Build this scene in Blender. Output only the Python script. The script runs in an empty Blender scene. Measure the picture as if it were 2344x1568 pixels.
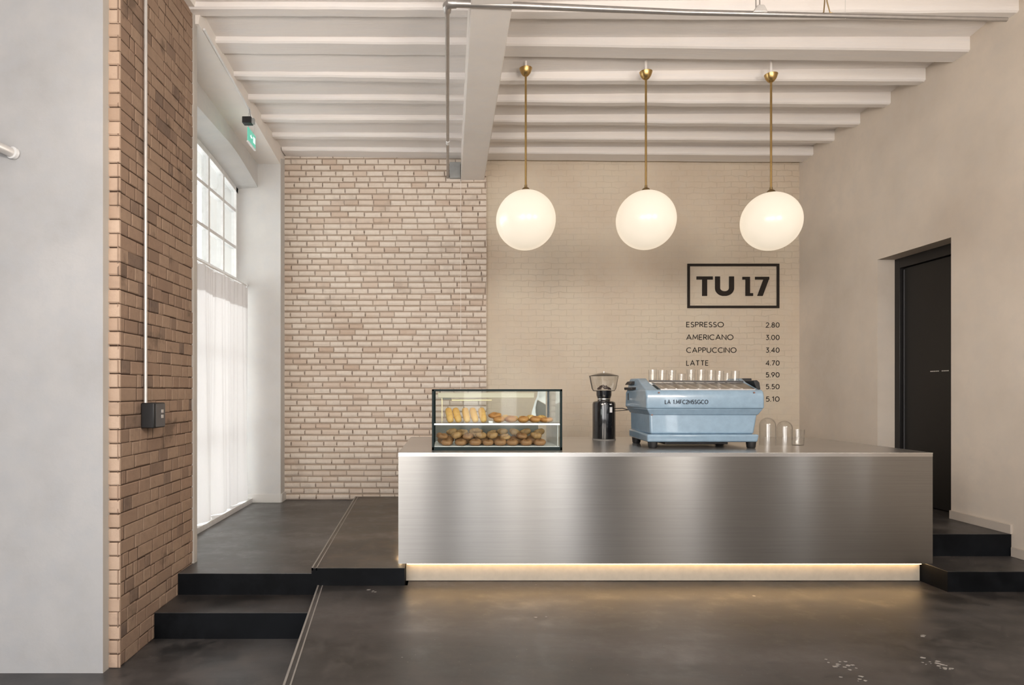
import bpy, math, random
from mathutils import Vector, Matrix
R = random.Random(17)
SC = bpy.context.scene
COL = SC.collection
PI = math.pi

# ------------------------------------------------------------------ camera
H = 1.45                      # eye height above the main floor
F = 1450.0                    # focal length in pixels of the 2344 px wide frame
CXP, CYP = 1025.0, 895.0      # where the vanishing point falls in the frame
cam = bpy.data.cameras.new('camera')
cam.sensor_fit = 'HORIZONTAL'
cam.sensor_width = 36.0
cam.lens = 36.0 * F / 2344.0
cam.shift_x = (1172.0 - CXP) / 2344.0
cam.shift_y = (CYP - 784.0) / 2344.0
cam.clip_start = 0.05
camo = bpy.data.objects.new('camera', cam)
camo.location = (0, 0, H)
camo.rotation_euler = (PI / 2, 0, 0)
COL.objects.link(camo)
SC.camera = camo

# ------------------------------------------------------------------ world, exposure
SC.view_settings.view_transform = 'Standard'
SC.view_settings.look = 'None'
SC.view_settings.gamma = 1.0
SC.view_settings.exposure = 0.0
SC.view_settings.use_curve_mapping = False
SC.cycles.use_denoising = True
SC.cycles.sample_clamp_indirect = 6.0
SC.cycles.caustics_reflective = False
SC.cycles.caustics_refractive = False
SC.cycles.max_bounces = 10
SC.cycles.diffuse_bounces = 5
SC.cycles.transparent_max_bounces = 12
WORLD_STRENGTH = 10.0
w = bpy.data.worlds.new('overcast_sky')
SC.world = w
w.use_nodes = True
bg = w.node_tree.nodes['Background']
bg.inputs['Color'].default_value = (1.0, 0.985, 0.98, 1)
bg.inputs['Strength'].default_value = WORLD_STRENGTH

def portal(name, loc, rot, sx, sy):
    l = bpy.data.lights.new(name, 'AREA')
    l.shape = 'RECTANGLE'; l.size = sx; l.size_y = sy
    l.cycles.is_portal = True
    o = bpy.data.objects.new(name, l)
    o.location = loc; o.rotation_euler = rot
    COL.objects.link(o)
    return o

# daylight openings: [y0, y1, z0, z1] in the left outer wall, the rear wall and the right wall
LEFT_X = -2.56
REAR_Y = -5.2
RIGHT_X = 4.443
REAR_WIN = [(-5.6, -3.6, 0.3, 3.9), (-3.0, -1.35, 0.3, 3.9), (-0.95, -0.55, 0.3, 3.9), (0.35, 0.85, 0.3, 3.9), (1.25, 1.7, 0.3, 3.9), (2.35, 3.0, 0.3, 3.9)]
RIGHT_STREAK_WIN = [(-2.75, -1.9, 0.9, 3.6), (1.42, 1.66, 0.6, 3.8), (2.66, 2.80, 0.6, 3.4)]  # unseen slim openings added to throw light streaks onto the steel counter
LEFT_WIN_NEAR = [(-4.2, -2.6, 0.9, 3.4)]
for i, (a, b, c, d) in enumerate(REAR_WIN):
    portal('sky_portal', ((a + b) / 2, REAR_Y - 0.32, (c + d) / 2), (PI / 2, 0, 0), b - a, d - c).rotation_euler = (-PI / 2, 0, PI)
for (a, b, c, d) in RIGHT_STREAK_WIN:
    portal('sky_portal', (RIGHT_X + 0.12, (a + b) / 2, (c + d) / 2), (0, PI / 2, 0), d - c, b - a)
for (a, b, c, d) in LEFT_WIN_NEAR:
    portal('sky_portal', (-6.4 - 0.32, (a + b) / 2, (c + d) / 2), (0, -PI / 2, 0), d - c, b - a)
portal('sky_portal', (-2.75, 6.38, 2.1), (0, -PI / 2, 0), 4.0, 2.66)

# unseen fill lamps added to brighten the back of the room (their housings are built with the fittings below)
FILL_LAMPS = [(-0.75, 1.2, 2.95), (1.15, 1.2, 2.95), (3.05, 1.2, 2.95)]
FILL_LIGHT = 72.0
for (x, y, z) in FILL_LAMPS:
    l = bpy.data.lights.new('fill_lamp_light', 'AREA')
    l.shape = 'RECTANGLE'; l.size = 0.8; l.size_y = 0.80; l.energy = FILL_LIGHT; l.color = (1.0, 0.90, 0.80)
    lo_ = bpy.data.objects.new('fill_lamp_light', l)
    lo_.location = (x, y + 0.01, z)
    lo_.rotation_euler = (math.radians(95), 0, 0)
    COL.objects.link(lo_)

# ------------------------------------------------------------------ node helpers
MATS = {}
def new_mat(name):
    m = bpy.data.materials.new(name)
    m.use_nodes = True
    nt = m.node_tree
    b = nt.nodes['Principled BSDF']
    MATS[name] = m
    return m, nt, b

def N(nt, typ, **kw):
    n = nt.nodes.new(typ)
    for k, v in kw.items():
        if hasattr(n, k):
            setattr(n, k, v)
        else:
            n.inputs[k].default_value = v
    return n

def coords(nt, scale=(1, 1, 1)):
    tc = N(nt, 'ShaderNodeTexCoord')
    mp = N(nt, 'ShaderNodeMapping')
    mp.inputs['Scale'].default_value = scale
    nt.links.new(tc.outputs['Object'], mp.inputs['Vector'])
    return mp.outputs['Vector']

def noise(nt, vec, scale, detail=4, rough=0.55):
    n = N(nt, 'ShaderNodeTexNoise')
    n.inputs['Scale'].default_value = scale
    n.inputs['Detail'].default_value = detail
    n.inputs['Roughness'].default_value = rough
    nt.links.new(vec, n.inputs['Vector'])
    return n.outputs['Fac']

def ramp(nt, fac, stops):
    r = N(nt, 'ShaderNodeValToRGB')
    e = r.color_ramp.elements
    while len(e) < len(stops):
        e.new(0.5)
    for i, (p, c) in enumerate(stops):
        e[i].position = p
        e[i].color = (c[0], c[1], c[2], 1) if hasattr(c, '__len__') else (c, c, c, 1)
    nt.links.new(fac, r.inputs['Fac'])
    return r.outputs['Color']

def mixc(nt, fac, a, b, mode='MIX'):
    m = N(nt, 'ShaderNodeMix', data_type='RGBA', blend_type=mode)
    for sock, v in ((m.inputs[0], fac), (m.inputs[6], a), (m.inputs[7], b)):
        if hasattr(v, 'is_output') or isinstance(v, bpy.types.NodeSocket):
            nt.links.new(v, sock)
        elif hasattr(v, '__len__'):
            sock.default_value = (v[0], v[1], v[2], 1)
        else:
            sock.default_value = v
    return m.outputs[2]

def bump(nt, b, h, strength, dist):
    bp = N(nt, 'ShaderNodeBump')
    bp.inputs['Strength'].default_value = strength
    bp.inputs['Distance'].default_value = dist
    nt.links.new(h, bp.inputs['Height'])
    nt.links.new(bp.outputs['Normal'], b.inputs['Normal'])
    return bp

def c255(r, g, b):
    f = lambda v: ((v / 255) / 12.92) if v / 255 <= 0.04045 else (((v / 255) + 0.055) / 1.055) ** 2.4
    return (f(r), f(g), f(b))

def plaster(name, base, var=0.10, rough=0.85, streak=(1, 1, 1), bstr=0.25, sc=1.3):
    m, nt, b = new_mat(name)
    v = coords(nt, streak)
    n1 = noise(nt, v, sc, 5, 0.6)
    n2 = noise(nt, v, sc * 6, 6, 0.65)
    lo = tuple(x * (1 - var) for x in base); hi = tuple(min(1, x * (1 + var * 0.7)) for x in base)
    cool = (base[0] * 0.95, base[1] * 0.975, base[2] * 1.01)
    c = ramp(nt, n1, [(0.32, lo), (0.5, base), (0.68, hi)])
    c = mixc(nt, ramp(nt, n2, [(0.45, 0), (0.65, 0.55)]), c, cool)
    nt.links.new(c, b.inputs['Base Color'])
    b.inputs['Roughness'].default_value = rough
    b.inputs['Specular IOR Level'].default_value = 0.25
    n3 = noise(nt, v, 30, 5, 0.6)
    bump(nt, b, n3, bstr, 0.004)
    return m

plaster('white_plaster', (0.455, 0.452, 0.455), 0.14)
plaster('jamb_plaster', (0.62, 0.61, 0.595), 0.07)
plaster('grey_edge', (0.50, 0.47, 0.43), 0.08)
plaster('ceiling_paint', (0.84, 0.80, 0.77), 0.05, streak=(0.25, 1.5, 2.5), bstr=0.5)
plaster('beam_paint', (0.83, 0.785, 0.74), 0.05)
plaster('lime_plaster', (0.62, 0.545, 0.465), 0.12, sc=0.9)
plaster('room_plaster', (0.62, 0.58, 0.53), 0.06)
plaster('baseboard_paint', (0.70, 0.68, 0.65), 0.03)
plaster('lime_baseboard', (0.48, 0.42, 0.36), 0.05)
plaster('outside_ground', (0.45, 0.45, 0.45), 0.05)

def lime_brick():
    m, nt, b = new_mat('lime_brick')
    tc = N(nt, 'ShaderNodeTexCoord')
    sp = N(nt, 'ShaderNodeSeparateXYZ'); nt.links.new(tc.outputs['Object'], sp.inputs[0])
    cb = N(nt, 'ShaderNodeCombineXYZ')
    nt.links.new(sp.outputs['X'], cb.inputs['X']); nt.links.new(sp.outputs['Z'], cb.inputs['Y'])
    br = N(nt, 'ShaderNodeTexBrick')
    br.inputs['Scale'].default_value = 1.0
    br.inputs['Brick Width'].default_value = 0.19
    br.inputs['Row Height'].default_value = 0.0735
    br.inputs['Mortar Size'].default_value = 0.006
    br.inputs['Mortar Smooth'].default_value = 0.6
    br.inputs['Color1'].default_value = (1, 1, 1, 1); br.inputs['Color2'].default_value = (0.86, 0.86, 0.86, 1)
    br.inputs['Mortar'].default_value = (0, 0, 0, 1)
    nd = N(nt, 'ShaderNodeTexNoise'); nd.inputs['Scale'].default_value = 9
    nt.links.new(tc.outputs['Object'], nd.inputs['Vector'])
    vm = N(nt, 'ShaderNodeVectorMath', operation='SCALE'); vm.inputs['Scale'].default_value = 0.045
    nt.links.new(nd.outputs['Color'], vm.inputs[0])
    va = N(nt, 'ShaderNodeVectorMath', operation='ADD')
    nt.links.new(cb.outputs[0], va.inputs[0]); nt.links.new(vm.outputs[0], va.inputs[1])
    nt.links.new(va.outputs[0], br.inputs['Vector'])
    v = coords(nt)
    n1 = noise(nt, v, 1.1, 5, 0.6); n2 = noise(nt, v, 9, 6, 0.6); n4 = noise(nt, v, 0.8, 3, 0.5)
    base = ramp(nt, n1, [(0.33, (0.61, 0.51, 0.40)), (0.5, (0.66, 0.565, 0.45)), (0.68, (0.69, 0.61, 0.49))])
    base = mixc(nt, ramp(nt, n2, [(0.45, 0), (0.7, 0.5)]), base, (0.62, 0.555, 0.47))
    base = mixc(nt, mixc(nt, 1.0, ramp(nt, br.outputs['Fac'], [(0, 0), (1, 0.3)]), ramp(nt, n4, [(0.42, 0.15), (0.68, 0.9)]), 'MULTIPLY'), base, (0.34, 0.27, 0.19))
    nt.links.new(base, b.inputs['Base Color'])
    b.inputs['Roughness'].default_value = 0.85
    b.inputs['Specular IOR Level'].default_value = 0.2
    hb = mixc(nt, 0.35, br.outputs['Color'], n2)
    mask = ramp(nt, n4, [(0.42, 0.12), (0.68, 0.9)])
    # relief stays crisp in the top courses and low behind the counter, softened by thick plaster between
    hm = mixc(nt, mask, (0.6, 0.6, 0.6), hb)
    bump(nt, b, hm, 0.55, 0.008)
lime_brick()

def brick_mat(name, stops, dirt, rough=0.85, stain=0.3):
    m, nt, b = new_mat(name)
    at = N(nt, 'ShaderNodeAttribute', attribute_name='tone')
    c = ramp(nt, at.outputs['Fac'], stops)
    v = coords(nt)
    n2 = noise(nt, v, 22, 6, 0.7)
    n1 = noise(nt, v, 1.6, 4, 0.6)
    c = mixc(nt, ramp(nt, n2, [(0.40, 0), (0.75, 0.65)]), c, dirt)
    c = mixc(nt, ramp(nt, n1, [(0.45, 0), (0.62, 0.35)]), c, stops[-1][1])
    n5 = noise(nt, v, 3.6, 4, 0.55)
    c = mixc(nt, ramp(nt, n5, [(0.60, 0), (0.68, stain)]), c, tuple(x * 0.62 for x in dirt))
    nt.links.new(c, b.inputs['Base Color'])
    b.inputs['Roughness'].default_value = rough
    b.inputs['Specular IOR Level'].default_value = 0.2
    bump(nt, b, n2, 0.6, 0.006)
    return m
brick_mat('cream_brick', [(0.0, (0.13, 0.085, 0.06)), (0.05, (0.15, 0.10, 0.07)), (0.08, (0.56, 0.43, 0.335)), (0.2, (0.66, 0.54, 0.445)), (0.5, (0.73, 0.635, 0.545)), (1, (0.77, 0.69, 0.605))], (0.63, 0.53, 0.45))
brick_mat('red_brick', [(0.0, (0.13, 0.095, 0.08)), (0.10, (0.15, 0.11, 0.09)), (0.2, (0.25, 0.17, 0.125)), (0.35, (0.31, 0.21, 0.152)), (0.7, (0.335, 0.232, 0.168)), (1, (0.36, 0.255, 0.185))], (0.25, 0.175, 0.13), stain=0.75)
brick_mat('pale_brick', [(0.0, (0.42, 0.30, 0.22)), (0.5, (0.52, 0.375, 0.28)), (1, (0.58, 0.44, 0.34))], (0.45, 0.33, 0.25))

def simple(name, col, rough=0.5, metal=0.0, spec=0.5, bumpiness=0.0, coat=0.0):
    m, nt, b = new_mat(name)
    v = coords(nt)
    n = noise(nt, v, 18, 4, 0.6)
    c = mixc(nt, ramp(nt, n, [(0.35, 0), (0.7, 1)]), tuple(x * 0.93 for x in col), tuple(min(1, x * 1.05) for x in col))
    nt.links.new(c, b.inputs['Base Color'])
    b.inputs['Roughness'].default_value = rough
    b.inputs['Metallic'].default_value = metal
    b.inputs['Specular IOR Level'].default_value = spec
    b.inputs['Coat Weight'].default_value = coat
    if bumpiness:
        bump(nt, b, noise(nt, v, 60, 4, 0.6), bumpiness, 0.003)
    return m
simple('shaded_mortar', (0.42, 0.335, 0.265), 0.9, spec=0.1, bumpiness=0.5)  # joint colour darkened to paint in shade between the brick courses
simple('red_mortar', (0.085, 0.055, 0.04), 0.9, spec=0.1, bumpiness=0.5)

def concrete(name, base, rough=0.42, spec=0.5, specks=True):
    m, nt, b = new_mat(name)
    v = coords(nt)
    v2 = coords(nt, (0.6, 1.8, 1))
    n1 = noise(nt, v2, 0.9, 6, 0.62); n2 = noise(nt, v, 5, 7, 0.7)
    lo = tuple(x * 0.5 for x in base); hi = tuple(x * 1.9 for x in base)
    c = ramp(nt, n1, [(0.38, lo), (0.5, base), (0.62, hi)])
    c = mixc(nt, ramp(nt, n2, [(0.46, 0), (0.66, 0.9)]), c, (base[0] * 2.0, base[1] * 1.9, base[2] * 1.8))
    if specks:
        vo = N(nt, 'ShaderNodeTexVoronoi', feature='F1'); vo.inputs['Scale'].default_value = 5.0
        vd = noise(nt, v, 14, 3, 0.6)
        nt.links.new(v, vo.inputs['Vector'])
        big = noise(nt, v, 0.55, 2, 0.5)
        sm = N(nt, 'ShaderNodeMath', operation='MULTIPLY_ADD')
        nt.links.new(vd, sm.inputs[0]); sm.inputs[1].default_value = 0.28
        nt.links.new(vo.outputs['Distance'], sm.inputs[2])
        sp = ramp(nt, sm.outputs[0], [(0.155, 1), (0.17, 0)])
        gate = ramp(nt, big, [(0.52, 0), (0.56, 1)])
        f = mixc(nt, 1.0, sp, gate, 'MULTIPLY')
        c = mixc(nt, f, c, (0.33, 0.31, 0.29))
        v3 = N(nt, 'ShaderNodeTexVoronoi', feature='F1'); v3.inputs['Scale'].default_value = 16.0
        nt.links.new(v, v3.inputs['Vector'])
        s3 = ramp(nt, v3.outputs['Distance'], [(0.035, 0.55), (0.06, 0)])
        c = mixc(nt, s3, c, (0.22, 0.205, 0.19))
    nt.links.new(c, b.inputs['Base Color'])
    rr = ramp(nt, n2, [(0.3, rough - 0.08), (0.7, rough + 0.12)])
    nt.links.new(rr, b.inputs['Roughness'])
    b.inputs['Specular IOR Level'].default_value = spec
    bump(nt, b, n2, 0.15, 0.004)
    return m
concrete('dark_concrete', (0.033, 0.0305, 0.030), 0.40, 0.5)
concrete('sheen_concrete', (0.052, 0.051, 0.052), 0.36, 0.6)  # paler copy of the floor concrete, window sheen put into its colour
concrete('led_tint_concrete', (0.066, 0.056, 0.046), 0.40, 0.6)  # floor concrete with the warm glow of the LED put into its colour
concrete('riser_black', (0.0035, 0.0042, 0.0055), 0.6, 0.12, specks=False)

def steel(name, rough, aniso, col=(0.60, 0.58, 0.56), rot=0.0):
    m, nt, b = new_mat(name)
    v = coords(nt, (0.5, 1.0, 45.0))
    n = noise(nt, v, 3.0, 3, 0.7)
    c = mixc(nt, n, tuple(x * 0.86 for x in col), tuple(x * 1.14 for x in col))
    nt.links.new(c, b.inputs['Base Color'])
    b.inputs['Metallic'].default_value = 1.0
    b.inputs['Roughness'].default_value = rough
    b.inputs['Anisotropic'].default_value = aniso
    b.inputs['Anisotropic Rotation'].default_value = rot+0.25
    t = N(nt, 'ShaderNodeTangent', direction_type='UV_MAP')
    nt.links.new(t.outputs[0], b.inputs['Tangent'])
    return m
steel('brushed_steel', 0.28, 0.96, (0.37, 0.36, 0.345))
steel('steel_top', 0.28, 0.6)
simple('steel', (0.62, 0.60, 0.58), 0.28, 1.0)
simple('steel_edge', (0.80, 0.78, 0.75), 0.25, 1.0)
simple('zinc_conduit', (0.42, 0.40, 0.385), 0.35, 0.8)
simple('brass', (0.50, 0.34, 0.14), 0.3, 1.0)
simple('brass_dull', (0.36, 0.26, 0.13), 0.4, 1.0)
simple('black_paint', (0.012, 0.011, 0.011), 0.4, spec=0.4)
simple('door_black', (0.009, 0.0085, 0.0085), 0.42, spec=0.35)
simple('black_gloss', (0.006, 0.006, 0.008), 0.16, coat=0.6)
simple('black_rubber', (0.012, 0.012, 0.013), 0.5)
simple('ink', (0.030, 0.024, 0.020), 0.8, spec=0.2)
simple('machine_blue', (0.235, 0.34, 0.44), 0.24, coat=0.4)
simple('badge_navy', (0.012, 0.02, 0.035), 0.5)
simple('red_screw', (0.22, 0.12, 0.10), 0.4)
simple('white_paint', (0.78, 0.78, 0.78), 0.45)
simple('white_sheet', (0.82, 0.82, 0.83), 0.5)
simple('grey_box', (0.36, 0.37, 0.37), 0.5)
simple('grey_plate', (0.085, 0.085, 0.09), 0.35)
simple('silver', (0.70, 0.68, 0.66), 0.4, 0.5)
simple('dark_green_frame', (0.003, 0.012, 0.012), 0.5, spec=0.2)
simple('cabinet_grey', (0.23, 0.215, 0.195), 0.55)
simple('plinth_paint', (0.41, 0.375, 0.32), 0.5)
simple('beans', (0.05, 0.02, 0.012), 0.6)
simple('brass_pale', (0.75, 0.60, 0.38), 0.35, 0.6)
simple('edge_strip', (0.34, 0.32, 0.30), 0.45, 0.4)
simple('paint_fleck', (0.30, 0.28, 0.26), 0.7)

def pastry(name, lo, hi, sc=40):
    m, nt, b = new_mat(name)
    v = coords(nt)
    n = noise(nt, v, sc, 5, 0.65)
    n2 = noise(nt, v, sc * 0.3, 3, 0.5)
    c = ramp(nt, n2, [(0.35, lo), (0.62, hi)])
    c = mixc(nt, ramp(nt, n, [(0.45, 0), (0.75, 0.5)]), c, tuple(x * 0.6 for x in lo))
    nt.links.new(c, b.inputs['Base Color'])
    b.inputs['Roughness'].default_value = 0.55
    b.inputs['Subsurface Weight'].default_value = 0.0
    bump(nt, b, n, 0.5, 0.004)
pastry('sponge', (0.60, 0.32, 0.09), (0.74, 0.48, 0.17))
pastry('bun', (0.36, 0.135, 0.035), (0.55, 0.27, 0.08))
pastry('roll', (0.20, 0.09, 0.035), (0.32, 0.165, 0.07))
pastry('croissant', (0.27, 0.14, 0.055), (0.46, 0.28, 0.12))

def emit(name, col, strength, base=(0.8, 0.8, 0.8), rough=0.3):
    m, nt, b = new_mat(name)
    b.inputs['Base Color'].default_value = (*base, 1)
    b.inputs['Roughness'].default_value = rough
    b.inputs['Emission Color'].default_value = (*col, 1)
    b.inputs['Emission Strength'].default_value = strength
    return m
emit('opal_glow', (1.0, 0.845, 0.645), 0.70, (0.35, 0.34, 0.32), 0.25)
emit('led_glow', (1.0, 0.63, 0.29), 16.0)
emit('led_glow_side', (1.0, 0.72, 0.42), 42.0)
emit('case_glow', (1.0, 0.84, 0.58), 0.28, (0.5, 0.45, 0.36))
emit('exit_green', (0.10, 0.55, 0.40), 0.55, (0.1, 0.5, 0.38))
emit('exit_white', (0.8, 1.0, 0.95), 0.8)

def glass(name, tint, alpha_rough=0.02, ior=1.45):
    m, nt, b = new_mat(name)
    nt.nodes.remove(b)
    out = nt.nodes['Material Output']
    tr = N(nt, 'ShaderNodeBsdfTransparent'); tr.inputs[0].default_value = (*tint, 1)
    gl = N(nt, 'ShaderNodeBsdfGlossy'); gl.inputs['Roughness'].default_value = alpha_rough
    lw = N(nt, 'ShaderNodeLayerWeight'); lw.inputs['Blend'].default_value = 0.5
    pw = N(nt, 'ShaderNodeMath', operation='POWER'); pw.inputs[1].default_value = 4.0
    nt.links.new(lw.outputs['Facing'], pw.inputs[0])
    fr = N(nt, 'ShaderNodeMath', operation='MULTIPLY_ADD'); fr.inputs[1].default_value = 0.75; fr.inputs[2].default_value = (ior - 1) ** 2 / (ior + 1) ** 2
    nt.links.new(pw.outputs[0], fr.inputs[0])
    mx = N(nt, 'ShaderNodeMixShader')
    nt.links.new(fr.outputs[0], mx.inputs[0]); nt.links.new(tr.outputs[0], mx.inputs[1]); nt.links.new(gl.outputs[0], mx.inputs[2])
    nt.links.new(mx.outputs[0], out.inputs['Surface'])
    return m
glass('pane_glass', (0.96, 0.98, 0.97))
glass('case_glass', (0.95, 0.98, 0.97), 0.02, 1.2)
glass('drink_glass', (0.985, 0.985, 0.98), 0.11, 1.7)

def curtain_mat():
    m, nt, b = new_mat('sheer_curtain')
    nt.nodes.remove(b)
    out = nt.nodes['Material Output']
    d = N(nt, 'ShaderNodeBsdfDiffuse'); d.inputs[0].default_value = (0.85, 0.85, 0.86, 1)
    t = N(nt, 'ShaderNodeBsdfTranslucent')
    v = coords(nt, (1, 30, 3))
    c = ramp(nt, noise(nt, v, 8, 3, 0.5), [(0.3, (0.80, 0.79, 0.81)), (0.7, (0.88, 0.87, 0.88))])
    nt.links.new(c, t.inputs[0])
    mx = N(nt, 'ShaderNodeMixShader'); mx.inputs[0].default_value = 0.17
    nt.links.new(d.outputs[0], mx.inputs[1]); nt.links.new(t.outputs[0], mx.inputs[2])
    nt.links.new(mx.outputs[0], out.inputs['Surface'])
curtain_mat()

# ------------------------------------------------------------------ mesh helpers
ORIG = {}
class MB:
    def __init__(s):
        s.v = []; s.f = []; s.t = []
    def add(s, vs, fs, tone=0.5):
        o = len(s.v)
        s.v += [tuple(p) for p in vs]
        s.f += [tuple(i + o for i in f) for f in fs]
        s.t += [tone] * len(vs)
        return s
    def box(s, x0, x1, y0, y1, z0, z1, tone=0.5):
        vs = [(x0, y0, z0), (x1, y0, z0), (x1, y1, z0), (x0, y1, z0), (x0, y0, z1), (x1, y0, z1), (x1, y1, z1), (x0, y1, z1)]
        return s.add(vs, [(0, 3, 2, 1), (4, 5, 6, 7), (0, 1, 5, 4), (1, 2, 6, 5), (2, 3, 7, 6), (3, 0, 4, 7)], tone)
    def hexa(s, lo, hi):
        """eight corners: four of the bottom, four of the top, same order"""
        return s.add(list(lo) + list(hi), [(0, 3, 2, 1), (4, 5, 6, 7), (0, 1, 5, 4), (1, 2, 6, 5), (2, 3, 7, 6), (3, 0, 4, 7)])
    def prism(s, poly, axis, a0, a1):
        """extrude a 2D polygon along an axis ('x': poly=(y,z); 'y': (x,z); 'z': (x,y))"""
        n = len(poly)
        def P(p, a):
            return {'x': (a, p[0], p[1]), 'y': (p[0], a, p[1]), 'z': (p[0], p[1], a)}[axis]
        vs = [P(p, a0) for p in poly] + [P(p, a1) for p in poly]
        fs = [tuple(range(n)), tuple(range(2 * n - 1, n - 1, -1))]
        fs += [(i, i + n, (i + 1) % n + n, (i + 1) % n) for i in range(n)]
        return s.add(vs, fs)
    def tube(s, pts, r, n=12, caps=True):
        pts = [Vector(p) for p in pts]
        rs = r if isinstance(r, (list, tuple)) else [r] * len(pts)
        vs = []; fs = []
        up = None
        for i, p in enumerate(pts):
            a = pts[max(0, i - 1)]; b = pts[min(len(pts) - 1, i + 1)]
            d = (b - a).normalized()
            if up is None:
                up = Vector((0, 0, 1)) if abs(d.z) < 0.9 else Vector((1, 0, 0))
            u = d.cross(up)
            if u.length < 1e-5: u = d.cross(Vector((0, 1, 0)))
            u.normalize(); w_ = u.cross(d).normalized(); up = w_
            for k in range(n):
                t = 2 * PI * k / n
                vs.append(p + (u * math.cos(t) + w_ * math.sin(t)) * rs[i])
        for i in range(len(pts) - 1):
            for k in range(n):
                k2 = (k + 1) % n
                fs.append((i * n + k, i * n + k2, (i + 1) * n + k2, (i + 1) * n + k))
        if caps:
            fs.append(tuple(range(n - 1, -1, -1))); fs.append(tuple(range((len(pts) - 1) * n, len(pts) * n)))
        return s.add(vs, fs)
    def lathe(s, prof, c=(0, 0), n=32):
        """prof: [(r, z)...] about a vertical axis at c"""
        vs = []; fs = []; rings = []
        for (r, z) in prof:
            if r < 1e-6:
                rings.append([len(vs)]); vs.append((c[0], c[1], z))
            else:
                rings.append(list(range(len(vs), len(vs) + n)))
                vs += [(c[0] + r * math.cos(2 * PI * k / n), c[1] + r * math.sin(2 * PI * k / n), z) for k in range(n)]
        for a, b in zip(rings[:-1], rings[1:]):
            for k in range(n):
                k2 = (k + 1) % n
                if len(a) == 1 and len(b) == 1: continue
                if len(a) == 1: fs.append((a[0], b[k2], b[k]))
                elif len(b) == 1: fs.append((a[k], a[k2], b[0]))
                else: fs.append((a[k], a[k2], b[k2], b[k]))
        return s.add(vs, fs)
    def sphere(s, c, r, nu=32, nv=20):
        rx, ry, rz = r if isinstance(r, (tuple, list)) else (r, r, r)
        o = len(s.v)
        s.lathe([(math.sin(PI * i / nv), -math.cos(PI * i / nv)) for i in range(nv + 1)], (0, 0), nu)
        s.v[o:] = [(c[0] + x * rx, c[1] + y * ry, c[2] + z * rz) for x, y, z in s.v[o:]]
        return s

def link_mesh(name, mb, mat, parent=None, smooth=False, bevel=0, segs=2, uv=False, subsurf=0, autosmooth=40):
    org = Vector((0, 0, 0))
    if parent is not None: org = ORIG[parent.name]
    me = bpy.data.meshes.new(name)
    me.from_pydata([(x - org.x, y - org.y, z - org.z) for x, y, z in mb.v], [], mb.f)
    if any(t != 0.5 for t in mb.t):
        at = me.attributes.new('tone', 'FLOAT', 'POINT')
        at.data.foreach_set('value', mb.t)
    import bmesh
    bm = bmesh.new(); bm.from_mesh(me)
    bmesh.ops.recalc_face_normals(bm, faces=bm.faces)
    if uv:
        l = bm.loops.layers.uv.new('UVMap')
        for f in bm.faces:
            n = f.normal
            for lp in f.loops:
                p = lp.vert.co
                if abs(n.z) > 0.7: lp[l].uv = (p.x, p.y)
                elif abs(n.y) > 0.7: lp[l].uv = (p.x, p.z)
                else: lp[l].uv = (p.y, p.z)
    bm.to_mesh(me); bm.free()
    for m in (mat if isinstance(mat, (list, tuple)) else [mat]):
        me.materials.append(MATS[m])
    o = bpy.data.objects.new(name, me)
    COL.objects.link(o)
    if parent is not None:
        o.parent = parent
    ORIG[o.name] = org
    if bevel:
        b = o.modifiers.new('bevel', 'BEVEL'); b.width = bevel; b.segments = segs; b.limit_method = 'ANGLE'; b.angle_limit = math.radians(30)
    if subsurf:
        q = o.modifiers.new('sub', 'SUBSURF'); q.levels = subsurf; q.render_levels = subsurf
    if smooth or bevel:
        me.polygons.foreach_set('use_smooth', [True] * len(me.polygons))
        if not smooth or autosmooth:
            try:
                me.set_sharp_from_angle(angle=math.radians(autosmooth))
            except Exception:
                pass
    return o

def tag(o, label=None, cat=None, group=None, kind=None):
    if label: o['label'] = label
    if cat: o['category'] = cat
    if group: o['group'] = group
    if kind: o['kind'] = kind
    return o

def struct(name, mb, mat, label, cat, **kw):
    return tag(link_mesh(name, mb, mat, None, **kw), label, cat, kind='structure')

def thing(name, label, cat, loc, group=None):
    o = bpy.data.objects.new(name, None)
    o.empty_display_size = 0.1
    COL.objects.link(o); o.location = loc
    ORIG[o.name] = Vector(loc)
    return tag(o, label, cat, group)

def single(name, mb, mat, label, cat, loc, group=None, **kw):
    """a thing that is one mesh, its origin at its base"""
    mb.v = [(x - loc[0], y - loc[1], z - loc[2]) for x, y, z in mb.v]
    o = link_mesh(name, mb, mat, None, **kw)
    o.location = loc
    ORIG[o.name] = Vector(loc)
    return tag(o, label, cat, group)

def copy_tree(o, parent=None):
    c = o.copy(); COL.objects.link(c)
    if parent is not None:
        c.parent = parent
    for ch in list(o.children):
        copy_tree(ch, c)
    return c

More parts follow.
